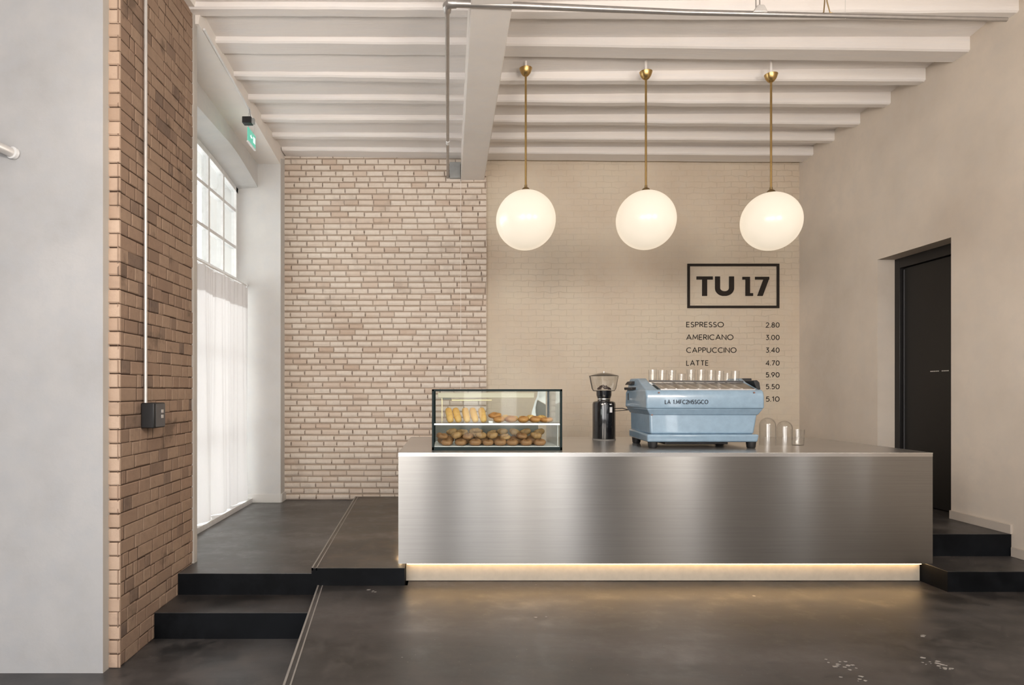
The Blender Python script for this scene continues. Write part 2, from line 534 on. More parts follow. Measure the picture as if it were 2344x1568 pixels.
# ------------------------------------------------------------------ lettering: strokes joined into flat raised characters
def arc(cx, cy, rx, ry, a0, a1, n=10):
    return [(cx + rx * math.cos(math.radians(a0 + (a1 - a0) * i / n)), cy + ry * math.sin(math.radians(a0 + (a1 - a0) * i / n))) for i in range(n + 1)]
GL = {
 'A': (0.86, [[(0, 0), (0.43, 1), (0.86, 0)], [(0.15, 0.32), (0.71, 0.32)]]),
 'C': (0.84, [arc(0.5, 0.5, 0.5, 0.5, 50, 310, 16)]),
 'E': (0.52, [[(0.52, 0), (0, 0), (0, 1), (0.52, 1)], [(0, 0.52), (0.46, 0.52)]]),
 'F': (0.5, [[(0, 0), (0, 1), (0.5, 1)], [(0, 0.52), (0.44, 0.52)]]),
 'G': (0.9, [arc(0.5, 0.5, 0.5, 0.5, 50, 350, 16) + [(0.6, 0.42)]]),
 'H': (0.7, [[(0, 0), (0, 1)], [(0.7, 0), (0.7, 1)], [(0, 0.5), (0.7, 0.5)]]),
 'I': (0.0, [[(0, 0), (0, 1)]]),
 'L': (0.48, [[(0, 1), (0, 0), (0.48, 0)]]),
 'M': (0.9, [[(0, 0), (0.08, 1), (0.45, 0.25), (0.82, 1), (0.9, 0)]]),
 'N': (0.74, [[(0, 0), (0, 1), (0.74, 0), (0.74, 1)]]),
 'O': (1.0, [arc(0.5, 0.5, 0.5, 0.5, 0, 360, 24)]),
 'P': (0.54, [[(0, 0), (0, 1), (0.28, 1)] + arc(0.28, 0.74, 0.26, 0.26, 80, -90, 8) + [(0, 0.48)]]),
 'R': (0.58, [[(0, 0), (0, 1), (0.28, 1)] + arc(0.28, 0.74, 0.26, 0.26, 80, -90, 8) + [(0, 0.48)], [(0.26, 0.48), (0.58, 0)]]),
 'S': (0.54, [arc(0.28, 0.755, 0.24, 0.245, 35, 250, 10) + arc(0.26, 0.25, 0.27, 0.25, 70, -150, 12)]),
 'T': (0.68, [[(0, 1), (0.68, 1)], [(0.34, 1), (0.34, 0)]]),
 'U': (0.72, [[(0, 1), (0, 0.36)] + arc(0.36, 0.36, 0.36, 0.36, 180, 360, 12) + [(0.72, 1)]]),
 '0': (0.66, [arc(0.33, 0.5, 0.33, 0.5, 0, 360, 22)]),
 '1': (0.3, [[(0.0, 0.82), (0.22, 1), (0.22, 0)]]),
 '2': (0.56, [arc(0.28, 0.72, 0.27, 0.28, 165, -20, 10) + [(0, 0), (0.58, 0)]]),
 '3': (0.54, [[(0.03, 1), (0.52, 1), (0.24, 0.62)] + arc(0.24, 0.31, 0.30, 0.31, 80, -140, 12)]),
 '4': (0.62, [[(0.48, 0), (0.48, 1), (0, 0.28), (0.64, 0.28)]]),
 '5': (0.54, [[(0.5, 1), (0.12, 1), (0.07, 0.56)] + arc(0.24, 0.32, 0.30, 0.32, 105, -140, 12)]),
 '6': (0.58, [arc(0.29, 0.3, 0.29, 0.3, 0, 360, 18), [(0.02, 0.38), (0.42, 1)]]),
 '7': (0.56, [[(0, 1), (0.56, 1), (0.16, 0)]]),
 '8': (0.58, [arc(0.29, 0.76, 0.22, 0.24, 0, 360, 16), arc(0.29, 0.27, 0.29, 0.27, 0, 360, 18)]),
 '9': (0.58, [arc(0.29, 0.7, 0.29, 0.3, 0, 360, 18), [(0.56, 0.62), (0.16, 0)]]),
 '.': (0.04, [[(0.02, -0.04), (0.02, 0.1)]]),
}
def ribbon(mb, pts, w_, y0, y1, org, ht):
    P = [Vector((p[0], p[1])) for p in pts]
    P = [P[0]] + [b for a, b in zip(P[:-1], P[1:]) if (a - b).length > 1e-5]
    closed = (P[0] - P[-1]).length < 1e-4
    if closed: P = P[:-1]
    n = len(P); L = []; Rr = []
    for i in range(n):
        a = P[i - 1] if (i or closed) else None
        b = P[(i + 1) % n] if (i < n - 1 or closed) else None
        d1 = (P[i] - a).normalized() if a is not None else None
        d2 = (b - P[i]).normalized() if b is not None else None
        if d1 is None: d1 = d2
        if d2 is None: d2 = d1
        n1 = Vector((-d1.y, d1.x)); n2 = Vector((-d2.y, d2.x))
        m = n1 + n2
        if m.length < 1e-3: m = n1
        m.normalize()
        k = min(2.2, 1 / max(0.3, m.dot(n1)))
        L.append(P[i] + m * w_ / 2 * k); Rr.append(P[i] - m * w_ / 2 * k)
    for i in range(n if closed else n - 1):
        j = (i + 1) % n
        q = [L[i], L[j], Rr[j], Rr[i]]
        mb.prism([(org[0] + p.x * ht, org[1] + p.y * ht) for p in q], 'y', y0, y1)
def text_mb(s, x, z, ht, y0, y1, weight=0.12, gap=0.22, squeeze=1.0, right=False, width=None):
    mb = MB()
    adv = lambda k: sum((GL[c][0] if c != ' ' else 0.35) * k + gap for c in s) - gap
    if width:
        fix = gap * (len(s) - 1)
        squeeze = (width / ht - fix) / (adv(1.0) - fix)
    tot = adv(squeeze) * ht
    cx = x - tot if right else x
    for c in s:
        if c == ' ':
            cx += (0.35 * squeeze + gap) * ht; continue
        wd, st = GL[c]
        for k, line in enumerate(st):
            ribbon(mb, [(p[0] * squeeze, p[1] * (1 - weight) + weight / 2) for p in line], weight, y0 - 0.0002 * k, y1, (cx, z), ht)
        cx += (wd * squeeze + gap) * ht
    return mb

# ------------------------------------------------------------------ floors and steps
Z_LOW, Z_TREAD, Z_LAND, Z_STRIP = -0.25, -0.07, 0.09, 0.132
Z_R1, Z_R2 = 0.148, 0.323
BACK_Y = 7.93
def edge_main(y): return -0.972 + 0.0987 * (4.725 - y)
def edge_strip(y): return -1.016 - 0.0438 * (y - 4.725)

mb = MB().prism([(edge_main(4.725), 4.725), (edge_main(-5.2), -5.2), (RIGHT_X, -5.2), (RIGHT_X, 4.725)], 'z', -0.4, 0.0)
mb.box(-0.30, RIGHT_X, 4.725, 5.2, -0.4, 0.0)
struct('floor', mb, 'dark_concrete', 'dark grey polished concrete floor in front of the steel counter', 'floor')
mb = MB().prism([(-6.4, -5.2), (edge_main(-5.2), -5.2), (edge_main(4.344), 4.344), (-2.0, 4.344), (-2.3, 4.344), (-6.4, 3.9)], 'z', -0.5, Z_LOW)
struct('floor', mb, 'sheen_concrete', 'lower dark concrete floor beside the brick pier', 'floor')

def step(name, top_poly, z0, z1, label, top='dark_concrete'):
    """concrete slab with a black-painted riser"""
    mb = MB().prism(top_poly, 'z', z0, z1 - 0.004)
    o = link_mesh(name, mb, 'riser_black')
    t = MB().prism(top_poly, 'z', z1 - 0.004, z1)
    link_mesh('floor_panel', t, top, o)
    return tag(o, label, 'step', kind='structure')
step('floor_step', [(-2.012, 4.344), (edge_main(4.344) - 0.002, 4.344), (edge_main(4.725) - 0.002, 4.735), (-2.012, 4.735)], -0.45, Z_TREAD, 'low black concrete step against the brick pier')
step('floor_landing', [(-2.013, 4.725), (edge_strip(4.725), 4.725), (edge_strip(BACK_Y), BACK_Y), (-2.8, BACK_Y), (-2.8, 5.03), (-2.013, 5.03)], -0.45, Z_LAND, 'dark concrete landing beneath the curtained window', 'sheen_concrete')
step('floor_platform', [(edge_strip(4.725), 4.722), (-0.322, 4.722), (-0.322, 5.0), (3.655, 5.0), (3.655, BACK_Y + 0.1), (0.3, BACK_Y + 0.1), (0.3, BACK_Y), (edge_strip(BACK_Y), BACK_Y)], -0.45, Z_STRIP, 'raised dark platform carrying the left end of the counter', 'led_tint_concrete')
step('floor_step', [(3.607, 4.571), (RIGHT_X, 4.571), (RIGHT_X, 5.0), (3.607, 5.0)], -0.1, Z_R1, 'lower black step at the right wall')
step('floor_step', [(3.662, 4.994), (RIGHT_X + 0.26, 4.994), (RIGHT_X + 0.26, BACK_Y), (3.662, BACK_Y)], -0.1, Z_R2, 'upper dark landing leading to the black door')

def floor_trim(f, ya, yb, z, label):
    mb = MB()
    for off, wd, hh in ((0.0, 0.012, 0.003), (0.034, 0.008, 0.002)):
        mb.prism([(f(ya) + off, ya), (f(ya) + off + wd, ya), (f(yb) + off + wd, yb), (f(yb) + off, yb)], 'z', z - 0.02, z + hh)
    return struct('trim_1', mb, 'edge_strip', label, 'trim')
floor_trim(edge_main, 1.5, 4.722, 0.0, 'pale double edging strip along the main floor edge')
o = floor_trim(edge_strip, 4.722, BACK_Y, Z_STRIP, 'pale double edging strip on the raised platform'); o.name = 'trim_2'

# flecks of old paint on the floor
mb = MB()
for (px, py, n, sp) in ((1935, 1524, 9, 0.10), (1950, 1535, 6, 0.10), (1967, 1560, 4, 0.08), (2140, 1515, 9, 0.09), (2160, 1528, 8, 0.10), (2115, 1455, 3, 0.04), (850, 1352, 5, 0.05), (1255, 1415, 2, 0.1)):
    Y = F * H / (py - CYP); X = (px - CXP) / F * Y
    for k in range(n):
        a = X + R.gauss(0, sp * 0.35); b_ = Y + R.gauss(0, sp * 0.4); r = R.uniform(0.003, 0.012)
        mb.prism([(a + r * R.uniform(0.7, 1.5) * math.cos(t), b_ + r * R.uniform(0.5, 1.1) * math.sin(t)) for t in [q * 2 * PI / 9 for q in range(9)]], 'z', -0.001, 0.0012)
tag(link_mesh('paint_flecks', mb, 'paint_fleck'), 'small flecks of pale paint on the dark concrete floor', 'paint flecks', kind='stuff')

# ------------------------------------------------------------------ right wall with the door opening
DY0, DY1, DZ1 = 5.592, 6.55, 2.807
def wall_x(name, x0, x1, y0, y1, z0, z1, holes, mat, label):
    """slab between x0 and x1 with rectangular holes (a, b, c, d)"""
    mb = MB(); y = y0
    for (a, b, c, d) in sorted(holes):
        mb.box(x0, x1, y, a, z0, z1); mb.box(x0, x1, a, b, z0, c); mb.box(x0, x1, a, b, d, z1); y = b
    mb.box(x0, x1, y, y1, z0, z1)
    return struct(name, mb, mat, label, 'wall')
wall_x('wall_right_near', RIGHT_X, RIGHT_X + 0.08, REAR_Y - 0.3, 4.2, -0.4, 4.9, RIGHT_STREAK_WIN, 'lime_plaster', 'beige lime plaster wall nearer the camera, outside the view')
wall_x('wall_right', RIGHT_X, RIGHT_X + 0.3, 4.2, BACK_Y + 0.3, -0.4, 4.9, [(DY0, DY1, 0.0, DZ1)], 'lime_plaster', 'beige lime plaster wall with the black door')
wall_x('wall_left_near', -6.7, -6.4, REAR_Y - 0.3, 4.2, -0.5, 4.9, LEFT_WIN_NEAR, 'room_plaster', 'pale outer wall left of the camera')
mb = MB(); x = -6.7
for (a, b, c, d) in REAR_WIN:
    mb.box(x, a, REAR_Y - 0.3, REAR_Y, -0.5, 4.9); mb.box(a, b, REAR_Y - 0.3, REAR_Y, -0.5, c); mb.box(a, b, REAR_Y - 0.3, REAR_Y, d, 4.9); x = b
mb.box(x, RIGHT_X + 0.3, REAR_Y - 0.3, REAR_Y, -0.5, 4.9)
struct('wall_rear', mb, 'room_plaster', 'pale rear wall behind the camera', 'wall')

# door
t = thing('door_1', 'plain black door set into the beige right wall', 'door', (RIGHT_X + 0.2, DY1, Z_R2))
t['kind'] = 'structure'
link_mesh('door_light_block', MB().box(RIGHT_X + 0.262, RIGHT_X + 0.29, DY0 - 0.05, DY1 + 0.05, Z_R2 - 0.05, DZ1 + 0.02), 'door_black', t)  # unseen board added to block sky light leaking round the door
mb = MB(); dx0 = RIGHT_X + 0.177; dx1 = RIGHT_X + 0.26
mb.box(dx0, dx1, DY1 - 0.075, DY1, Z_R2, DZ1); mb.box(dx0, dx1, DY0, DY0 + 0.075, Z_R2, DZ1); mb.box(dx0, dx1, DY0 + 0.075, DY1 - 0.075, DZ1 - 0.10, DZ1)
link_mesh('door_frame', mb, 'black_paint', t, bevel=0.003)
link_mesh('door_panel', MB().box(dx0 + 0.035, dx1 - 0.005, DY0 + 0.080, DY1 - 0.080, Z_R2 + 0.006, DZ1 - 0.105), 'door_black', t, bevel=0.004)
mb = MB()
for k in range(9):
    y = 6.10 - k * 0.022 - (0.03 if k > 4 else 0)
    mb.box(dx0 + 0.0325, dx0 + 0.036, y - 0.008, y + 0.008, 1.635, 1.643)
link_mesh('door_lettering', mb, 'silver', t)
link_mesh('door_stud', MB().sphere((dx0 + 0.033, 5.70, 0.445), 0.008, 10, 8), 'silver', t, smooth=True)
link_mesh('hinge_strip', MB().box(dx0 + 0.028, dx0 + 0.036, DY1 - 0.097, DY1 - 0.089, Z_R2 + 0.02, DZ1 - 0.12), 'grey_plate', t)

def baseboard(name, mb, mat, label):
    return struct(name, mb, mat, label, 'baseboard', bevel=0.003)
baseboard('baseboard_right', MB().box(RIGHT_X - 0.018, RIGHT_X, 4.98, DY0, Z_R2, Z_R2 + 0.075), 'lime_baseboard', 'low beige baseboard on the right wall landing')
baseboard('baseboard_right', MB().box(RIGHT_X - 0.018, RIGHT_X, 4.4, 4.98, Z_R1, Z_R1 + 0.075), 'lime_baseboard', 'short beige baseboard beside the lower right step')
baseboard('baseboard_right', MB().box(RIGHT_X - 0.018, RIGHT_X, DY1, BACK_Y, Z_R2, Z_R2 + 0.075), 'lime_baseboard', 'beige baseboard beyond the black door')

# ------------------------------------------------------------------ bricks
def bricks(mb, origin, du, dn, width, z0, z1, course, length, depth, seed, jit=0.25, header=0.0, gap=0.008, dark=0.06, bed=0.0, marks=0.0, soft=1.0):
    """bricks laid in running bond on a plane: origin + u*du + z, protruding along dn"""
    rr = random.Random(seed)
    du = Vector(du); dn = Vector(dn); og = Vector(origin)
    row = 0; z = z0
    while z < z1 - 0.01:
        h = min(course, z1 - z)
        u = -length * (0.5 if row % 2 else 0.0) * rr.uniform(0.8, 1.1)
        while u < width:
            L = length * rr.uniform(1 - jit * 0.4, 1 + jit * 0.4)
            if rr.random() < header: L *= 0.55
            a = max(0, u); b = min(width, u + L)
            if b - a > 0.02:
                g = gap * rr.uniform(0.7, 1.3) / 2
                ins = 0.005 * rr.uniform(0.7, 1.5)
                d = depth * rr.uniform(0.75, 1.2)
                zz = rr.uniform(-0.002, 0.002)
                A, B, C, D = a + g, b - g, z + g + bed / 2 + zz, z + h - g - bed / 2 + zz
                if marks and b < width - 0.03 and rr.random() < marks:
                    q0 = z + h * rr.uniform(0.12, 0.3); q1 = q0 + h * rr.uniform(0.35, 0.62); ww = rr.uniform(0.0030, 0.0068)
                    c0 = og + du * (b - ww) + dn * depth * 1.16; c1 = og + du * (b + ww) + dn * depth * 1.16
                    mb.add([c0 + Vector((0, 0, q0)), c1 + Vector((0, 0, q0)), c1 + Vector((0, 0, q1)), c0 + Vector((0, 0, q1))], [(0, 1, 2, 3)], 0.0)
                if a == 0: A = a
                if b == width: B = b
                tone = rr.random() ** 0.8
                tone = 0.13 + 0.87 * tone
                if rr.random() < dark: tone = rr.uniform(0.08, 0.2)
                P = lambda uu, zz_, nn: og + du * uu + dn * nn + Vector((0, 0, zz_ - og.z if False else zz_))
                q = [P(A, C, -0.002), P(B, C, -0.002), P(B, D, -0.002), P(A, D, -0.002),
                     P(A, C, d * 0.55), P(B, C, d * 0.55), P(B, D, d * 0.6), P(A, D, d * 0.6)]
                iA = 0.0 if a == 0 else ins; iB = 0.0 if b == width else ins
                q += [P(A + iA, C + ins * 1.2 * soft, d * rr.uniform(0.9, 1.1)), P(B - iB, C + ins * 1.2 * soft, d * rr.uniform(0.9, 1.1)),
                      P(B - iB, D - ins, d * rr.uniform(0.9, 1.1)), P(A + iA, D - ins, d * rr.uniform(0.9, 1.1))]
                mb.add(q, [(0, 1, 5, 4), (1, 2, 6, 5), (2, 3, 7, 6), (3, 0, 4, 7), (4, 5, 9, 8), (5, 6, 10, 9), (6, 7, 11, 10), (7, 4, 8, 11), (8, 9, 10, 11)], tone if tone != 0.5 else 0.51)
            u += L
        z += course; row += 1
    return mb

# back wall: projecting cream brick half and set-back limewashed half
BX0, BX1 = -2.045, 0.482
wb = struct('wall_back', MB().box(-3.0, BX1 - 0.004, BACK_Y, BACK_Y + 0.4, -0.4, 4.9), 'shaded_mortar', 'painted cream brick wall at the back', 'wall')
link_mesh('brickwork', bricks(MB(), (BX0, BACK_Y, 0), (1, 0, 0), (0, -1, 0), BX1 - BX0, Z_LAND, 4.40, 0.0735, 0.188, 0.018, 3, jit=0.4, gap=0.006, bed=0.011, marks=0.85, soft=2.6), 'cream_brick', wb)
link_mesh('brickwork', bricks(MB(), (BX1 - 0.004, BACK_Y - 0.012, 0), (0, 1, 0), (1, 0, 0), 0.09, Z_LAND, 4.40, 0.0735, 0.1, 0.006, 4), 'cream_brick', wb)
RBY = BACK_Y + 0.075
struct('wall_back_right', MB().box(BX1 - 0.02, RIGHT_X + 0.3, RBY, RBY + 0.3, -0.4, 4.9), 'lime_brick', 'beige limewashed brick wall behind the counter', 'wall')
struct('trim_3', MB().box(0.160, 0.165, BACK_Y - 0.023, BACK_Y, 1.3, 4.10), 'beam_paint', 'thin pale vertical line down the cream brick wall', 'trim')

# left: white wall, brick pier, window bay
struct('wall_left_front', MB().box(-6.7, -2.079, 3.816, 4.6, -0.5, 4.9), 'white_plaster', 'smooth white plaster wall left of the brick pier', 'wall')
struct('trim_4', MB().box(-2.085, -2.0775, 3.817, 3.90, Z_LOW, 4.9), 'grey_edge', 'grey plaster edge between white wall and brick pier', 'trim')
pier = struct('pillar_1', MB().box(-2.60, -2.022, 3.893, 5.042, -0.5, 4.44), 'red_mortar', 'tall red brick pier beside the white wall', 'pillar')
link_mesh('brickwork', bricks(MB(), (-2.022, 3.879, 0), (0, 1, 0), (1, 0, 0), 1.13, Z_LOW, 4.44, 0.086, 0.175, 0.007, 9, jit=1.2, header=0.45, gap=0.011, bed=-0.005, dark=0.05), 'red_brick', pier)
link_mesh('brickwork', bricks(MB(), (-2.079, 3.893, 0), (1, 0, 0), (0, -1, 0), 0.069, Z_LOW, 4.44, 0.086, 0.2, 0.014, 11, gap=0.006), 'pale_brick', pier)
struct('trim_5', MB().box(-2.04, -2.002, 5.0, 5.06, Z_LAND, 4.44), 'grey_edge', 'narrow pale plaster strip at the brick pier corner', 'trim')

WX0 = -2.90
YJ = 7.73
ARC_Y0, ARC_Y1 = 5.042, YJ
def arch_z(y):
    return 4.045 - 0.13 * max(0.0, (y - 6.3) / 1.43) ** 1.5
def arch_in(y):
    return 4.09 - 0.155 * max(0.0, (y - 6.75) / 0.98) ** 1.5
struct('wall_left_far', MB().box(WX0, -2.04, YJ, BACK_Y + 0.2, -0.4, 4.9), 'jamb_plaster', 'white plaster pier between window and cream brick wall', 'wall')
n = 24
ys = [ARC_Y0 + (ARC_Y1 - ARC_Y0) * i / n for i in range(n + 1)]
mb = MB()
for i in range(n):
    ya, yb = ys[i], ys[i + 1]
    mb.hexa([(WX0, ya, arch_z(ya)), (-2.55, ya, arch_z(ya)), (-2.55, yb, arch_z(yb)), (WX0, yb, arch_z(yb))], [(WX0, ya, 4.9), (-2.55, ya, 4.9), (-2.55, yb, 4.9), (WX0, yb, 4.9)])
    mb.hexa([(-2.55, ya, arch_z(ya)), (-2.32, ya, arch_in(ya)), (-2.32, yb, arch_in(yb)), (-2.55, yb, arch_z(yb))], [(-2.55, ya, 4.9), (-2.32, ya, 4.9), (-2.32, yb, 4.9), (-2.55, yb, 4.9)])
struct('wall_left_lintel', mb, 'jamb_plaster', 'white arched lintel above the tall window', 'lintel')
struct('wall_left_below_window', MB().box(WX0, -2.42, 5.042, YJ, -0.4, 0.12), 'jamb_plaster', 'low white wall base beneath the tall window', 'wall')
struct('wall_left_near_jamb', MB().box(WX0, -2.60, 4.5, 5.042, -0.5, 4.9), 'jamb_plaster', 'white jamb hidden behind the brick pier', 'wall')
struct('trim_6', MB().box(-2.56, -2.378, 5.042, YJ, 0.088, 0.146), 'white_paint', 'long white sill ledge beneath the curtain', 'window sill', bevel=0.004)
# wall plate beam along the left under the joists
mb = MB()
def plate(y):  # inner face x at bottom, bottom z
    k = (7.73 - y) / (7.73 - 5.0)
    return -2.045 + 0.07 * k, 4.22 + 0.14 * k
b0 = plate(7.93); b1 = plate(5.02)
mb.hexa([(-2.6, 5.02, b1[1]), (b1[0], 5.02, b1[1]), (b0[0], 7.93, b0[1]), (-2.6, 7.93, b0[1])],
        [(-2.6, 5.02, 4.9), (b1[0] + 0.09, 5.02, 4.9), (b0[0] + 0.05, 7.93, 4.9), (-2.6, 7.93, 4.9)])
struct('beam_1', mb, 'beam_paint', 'pale plaster beam above the window under the joist ends', 'beam')
struct('beam_2', MB().hexa([(-2.6, 3.8, 4.44), (-1.97, 3.8, 4.44), (-1.97, 5.03, 4.44), (-2.6, 5.03, 4.44)],
        [(-2.6, 3.8, 4.9), (-1.84, 3.8, 4.9), (-1.88, 5.03, 4.9), (-2.6, 5.03, 4.9)]), 'beam_paint', 'pale beam resting on top of the brick pier', 'beam')
baseboard('baseboard_left', MB().box(-2.50, -2.032, YJ - 0.018, YJ, Z_LAND, Z_LAND + 0.105).box(-2.04, -2.022, YJ, BACK_Y, Z_LAND, Z_LAND + 0.105), 'baseboard_paint', 'white baseboard at the foot of the white pier')

# ------------------------------------------------------------------ ceiling
JO = [(7.70, 4.38, 4.345, 4.317, 0.25), (7.275, 4.38, 4.35, 4.33, 0.10), (6.826, 4.38, 4.36, 4.325, 0.10), (6.35, 4.38, 4.355, 4.33, 0.10),
      (5.889, 4.385, 4.345, 4.333, 0.10), (5.39, 4.42, 4.395, 4.345, 0.20), (4.93, 4.43, 4.41, 4.40, 0.12), (4.45, 4.42, 4.41, 4.40, 0.12), (3.95, 4.42, 4.41, 4.40, 0.12),
      (3.4, 4.42, 4.41, 4.40, 0.12), (2.8, 4.42, 4.41, 4.40, 0.12)]
cb_ = MB()
cb_.box(-6.7, RIGHT_X + 0.3, REAR_Y - 0.3, 2.9, 4.50, 4.9)
seq = [(BACK_Y + 0.45, 4.38, 4.345, 4.317)] + [q[:4] for q in JO] 
for (ya, la, ma, ra), (yb, lb, mb_, rb) in zip(seq[:-1], seq[1:]):
    for xa, xb, z1_, z2_, z3_, z4_ in ((-6.7, 0.3, lb + 0.06, mb_ + 0.065, ma + 0.065, la + 0.06), (0.3, RIGHT_X, mb_ + 0.065, rb + 0.12, ra + 0.12, ma + 0.065)):
        cb_.hexa([(xa, yb, z1_), (xb, yb, z2_), (xb, ya, z3_), (xa, ya, z4_)], [(xa, yb, 4.9), (xb, yb, 4.9), (xb, ya, 4.9), (xa, ya, 4.9)])
struct('ceiling', cb_, 'ceiling_paint', 'white boarded ceiling above the exposed joists', 'ceiling')
for i, (y, zl, zm, zr, wd) in enumerate(JO):
    for side in (0, 1):
        xa, xb, za, zb = ((-2.02, 0.25, zl, zm + 0.01) if side == 0 else (0.40, RIGHT_X, zm, zr))
        if y < 3.9 and side == 0: xa = -6.4
        mb = MB(); nn = 10
        for k in range(nn + 1):
            u = k / nn; x = xa + (xb - xa) * u
            z = za + (zb - za) * u + R.uniform(-0.003, 0.003)
            jy = R.uniform(-0.004, 0.004)
            mb.v += [(x, y + jy, z + 0.012), (x, y + jy + 0.014, z), (x, y + wd + jy - 0.014, z), (x, y + wd + jy, z + 0.012), (x, y + wd, 4.64), (x, y, 4.64)]
            mb.t += [0.5] * 6
        for k in range(nn):
            for j in range(6):
                mb.f.append((k * 6 + j, k * 6 + (j + 1) % 6, (k + 1) * 6 + (j + 1) % 6, (k + 1) * 6 + j))
        mb.f.append(tuple(range(6))); mb.f.append(tuple(range(nn * 6 + 5, nn * 6 - 1, -1)))
        place = 'left of the main beam' if side == 0 else 'above the counter'
        od = ['first', 'second', 'third', 'fourth', 'fifth', 'sixth', 'seventh', 'eighth', 'ninth', 'tenth', 'eleventh'][i]
        tag(link_mesh('ceiling_beam', mb, 'ceiling_paint', smooth=True, autosmooth=35), 'white ceiling joist %s, %s from the back wall' % (place, od), 'joist', 'white joists ' + place, 'structure')
mb = MB().hexa([(0.150, 1.0, 4.085), (0.43, 1.0, 4.085), (0.457, BACK_Y, 4.085), (0.164, BACK_Y, 4.085)],
               [(0.150, 1.0, 4.64), (0.43, 1.0, 4.64), (0.457, BACK_Y, 4.64), (0.164, BACK_Y, 4.64)])
struct('beam_3', mb, 'beam_paint', 'large pale main beam running from the back wall to the front', 'beam', bevel=0.008)

# ------------------------------------------------------------------ window in the bay
win = thing('window_1', 'tall white framed multi-pane window above the curtain', 'window', (LEFT_X, 6.4, 0.146))
win['kind'] = 'structure'
fx0, fx1 = -2.62, -2.56
mb = MB()
mb.box(fx0, fx1, YJ - 0.06, YJ, 0.146, arch_z(YJ) + 0.05)
mb.box(fx0, fx1, 5.042, 5.10, 0.146, arch_z(5.042) + 0.05)
mb.box(fx0, fx1, 5.042, YJ, 0.146, 0.21)
mb.box(fx0 - 0.005, fx1 + 0.005, 5.042, YJ, 2.74, 2.82)
for i in range(n):
    ya, yb = ys[i], ys[i + 1]
    mb.prism([(ya, arch_z(ya) - 0.06), (yb, arch_z(yb) - 0.06), (yb, arch_z(yb) + 0.01), (ya, arch_z(ya) + 0.01)], 'x', fx0, fx1)
link_mesh('window_frame', mb, 'white_paint', win)
mb = MB()
y = YJ - 0.03
cols = []
for k in range(1, 7):
    yy = YJ - 0.03 - k * 0.445
    cols.append(yy)
    mb.box(-2.64, -2.565, yy - 0.02, yy + 0.02, 0.2, arch_z(yy) - 0.03)
for z in (3.19, 3.635):
    mb.box(-2.635, -2.57, 5.05, YJ - 0.02, z - 0.018, z + 0.018)
for z in (1.0, 1.9):
    mb.box(-2.608, -2.572, 5.05, YJ - 0.02, z - 0.02, z + 0.02)
link_mesh('window_bars', mb, 'white_paint', win)
link_mesh('window_pane', MB().prism([(y_, arch_z(y_) - 0.03) for y_ in ys] + [(YJ - 0.03, 0.2), (5.08, 0.2)], 'x', -2.592, -2.588), 'pane_glass', win)
for (a, b, c, d) in RIGHT_STREAK_WIN:
    m_ = MB()
    m_.box(RIGHT_X + 0.03, RIGHT_X + 0.07, a, b, c, c + 0.04).box(RIGHT_X + 0.03, RIGHT_X + 0.07, a, b, d - 0.04, d)
    m_.box(RIGHT_X + 0.03, RIGHT_X + 0.07, a, a + 0.03, c, d).box(RIGHT_X + 0.03, RIGHT_X + 0.07, b - 0.03, b, c, d)
    o = struct('window_streak', m_, 'white_paint', 'frame of a slim added opening in the right wall outside the view', 'window')
m_ = MB()
for (a, b, c, d) in REAR_WIN:
    m_.box(a, b, REAR_Y - 0.2, REAR_Y - 0.15, c, c + 0.05).box(a, b, REAR_Y - 0.2, REAR_Y - 0.15, d - 0.05, d).box(a, a + 0.04, REAR_Y - 0.2, REAR_Y - 0.15, c, d).box(b - 0.04, b, REAR_Y - 0.2, REAR_Y - 0.15, c, d)
struct('window_3', m_, 'white_paint', 'window frames in the rear wall outside the view', 'window')
struct('ground_outside', MB().box(-30, 30, -30, 30, -0.7, -0.55), 'outside_ground', 'pale paving outside the building', 'ground')

# curtain rod and sheer curtain
rod_y0, rod_y1, RX, RZ = 5.06, 7.70, -2.45, 2.73
t = thing('curtain_rod', 'thin white curtain rod halfway up the tall window', 'curtain rod', (RX, 6.4, RZ))
link_mesh('rod', MB().tube([(RX, rod_y0, RZ), (RX, rod_y1, RZ)], 0.012, 10), 'silver', t, smooth=True)
link_mesh('finial', MB().sphere((RX, 7.70, RZ), 0.024, 14, 10), 'white_paint', t, smooth=True)
ring = None
k = 0
y = 7.6
while y > 5.1:
    rm = MB()
    pts = [(RX + 0.006 * math.cos(a * 3), y + 0.055 * math.cos(a), RZ - 0.018 + 0.032 * math.sin(a)) for a in [q * 2 * PI / 18 for q in range(19)]]
    rm.tube(pts, 0.0035, 6, caps=False)
    link_mesh('ring', rm, 'white_paint', t, smooth=True)
    y -= 0.145
ny, nz = 220, 14
mb = MB()
y0c, y1c = 5.07, 7.66
rc = random.Random(5)
fold = [(rc.uniform(-1, 1)) for _ in range(40)]
for j in range(nz + 1):
    w_ = j / nz
    for i in range(ny + 1):
        u = i / ny
        y = y0c + (y1c - y0c) * u
        big = 0.040 * math.sin(u * 2 * PI * 4.6 + 0.7) + 0.016 * math.sin(u * 2 * PI * 11 + 1.3 + 0.3 * w_)
        small = 0.009 * math.sin(u * 2 * PI * 26 + 2 * math.sin(u * 9))
        k = 0.55 + 0.45 * (1 - w_) + 0.25 * (1 - w_) ** 2
        x = RX + 0.035 + big * k + small * (0.4 + w_ * 0.9)
        z0 = 0.162 + 0.012 * math.sin(u * 2 * PI * 4.6)
        top = RZ - 0.03 - 0.012 * abs(math.sin(u * 2 * PI * 9))
        mb.v.append((x, y, z0 + (top - z0) * w_)); mb.t.append(0.5)
for j in range(nz):
    for i in range(ny):
        a = j * (ny + 1) + i
        mb.f.append((a, a + 1, a + ny + 2, a + ny + 1))
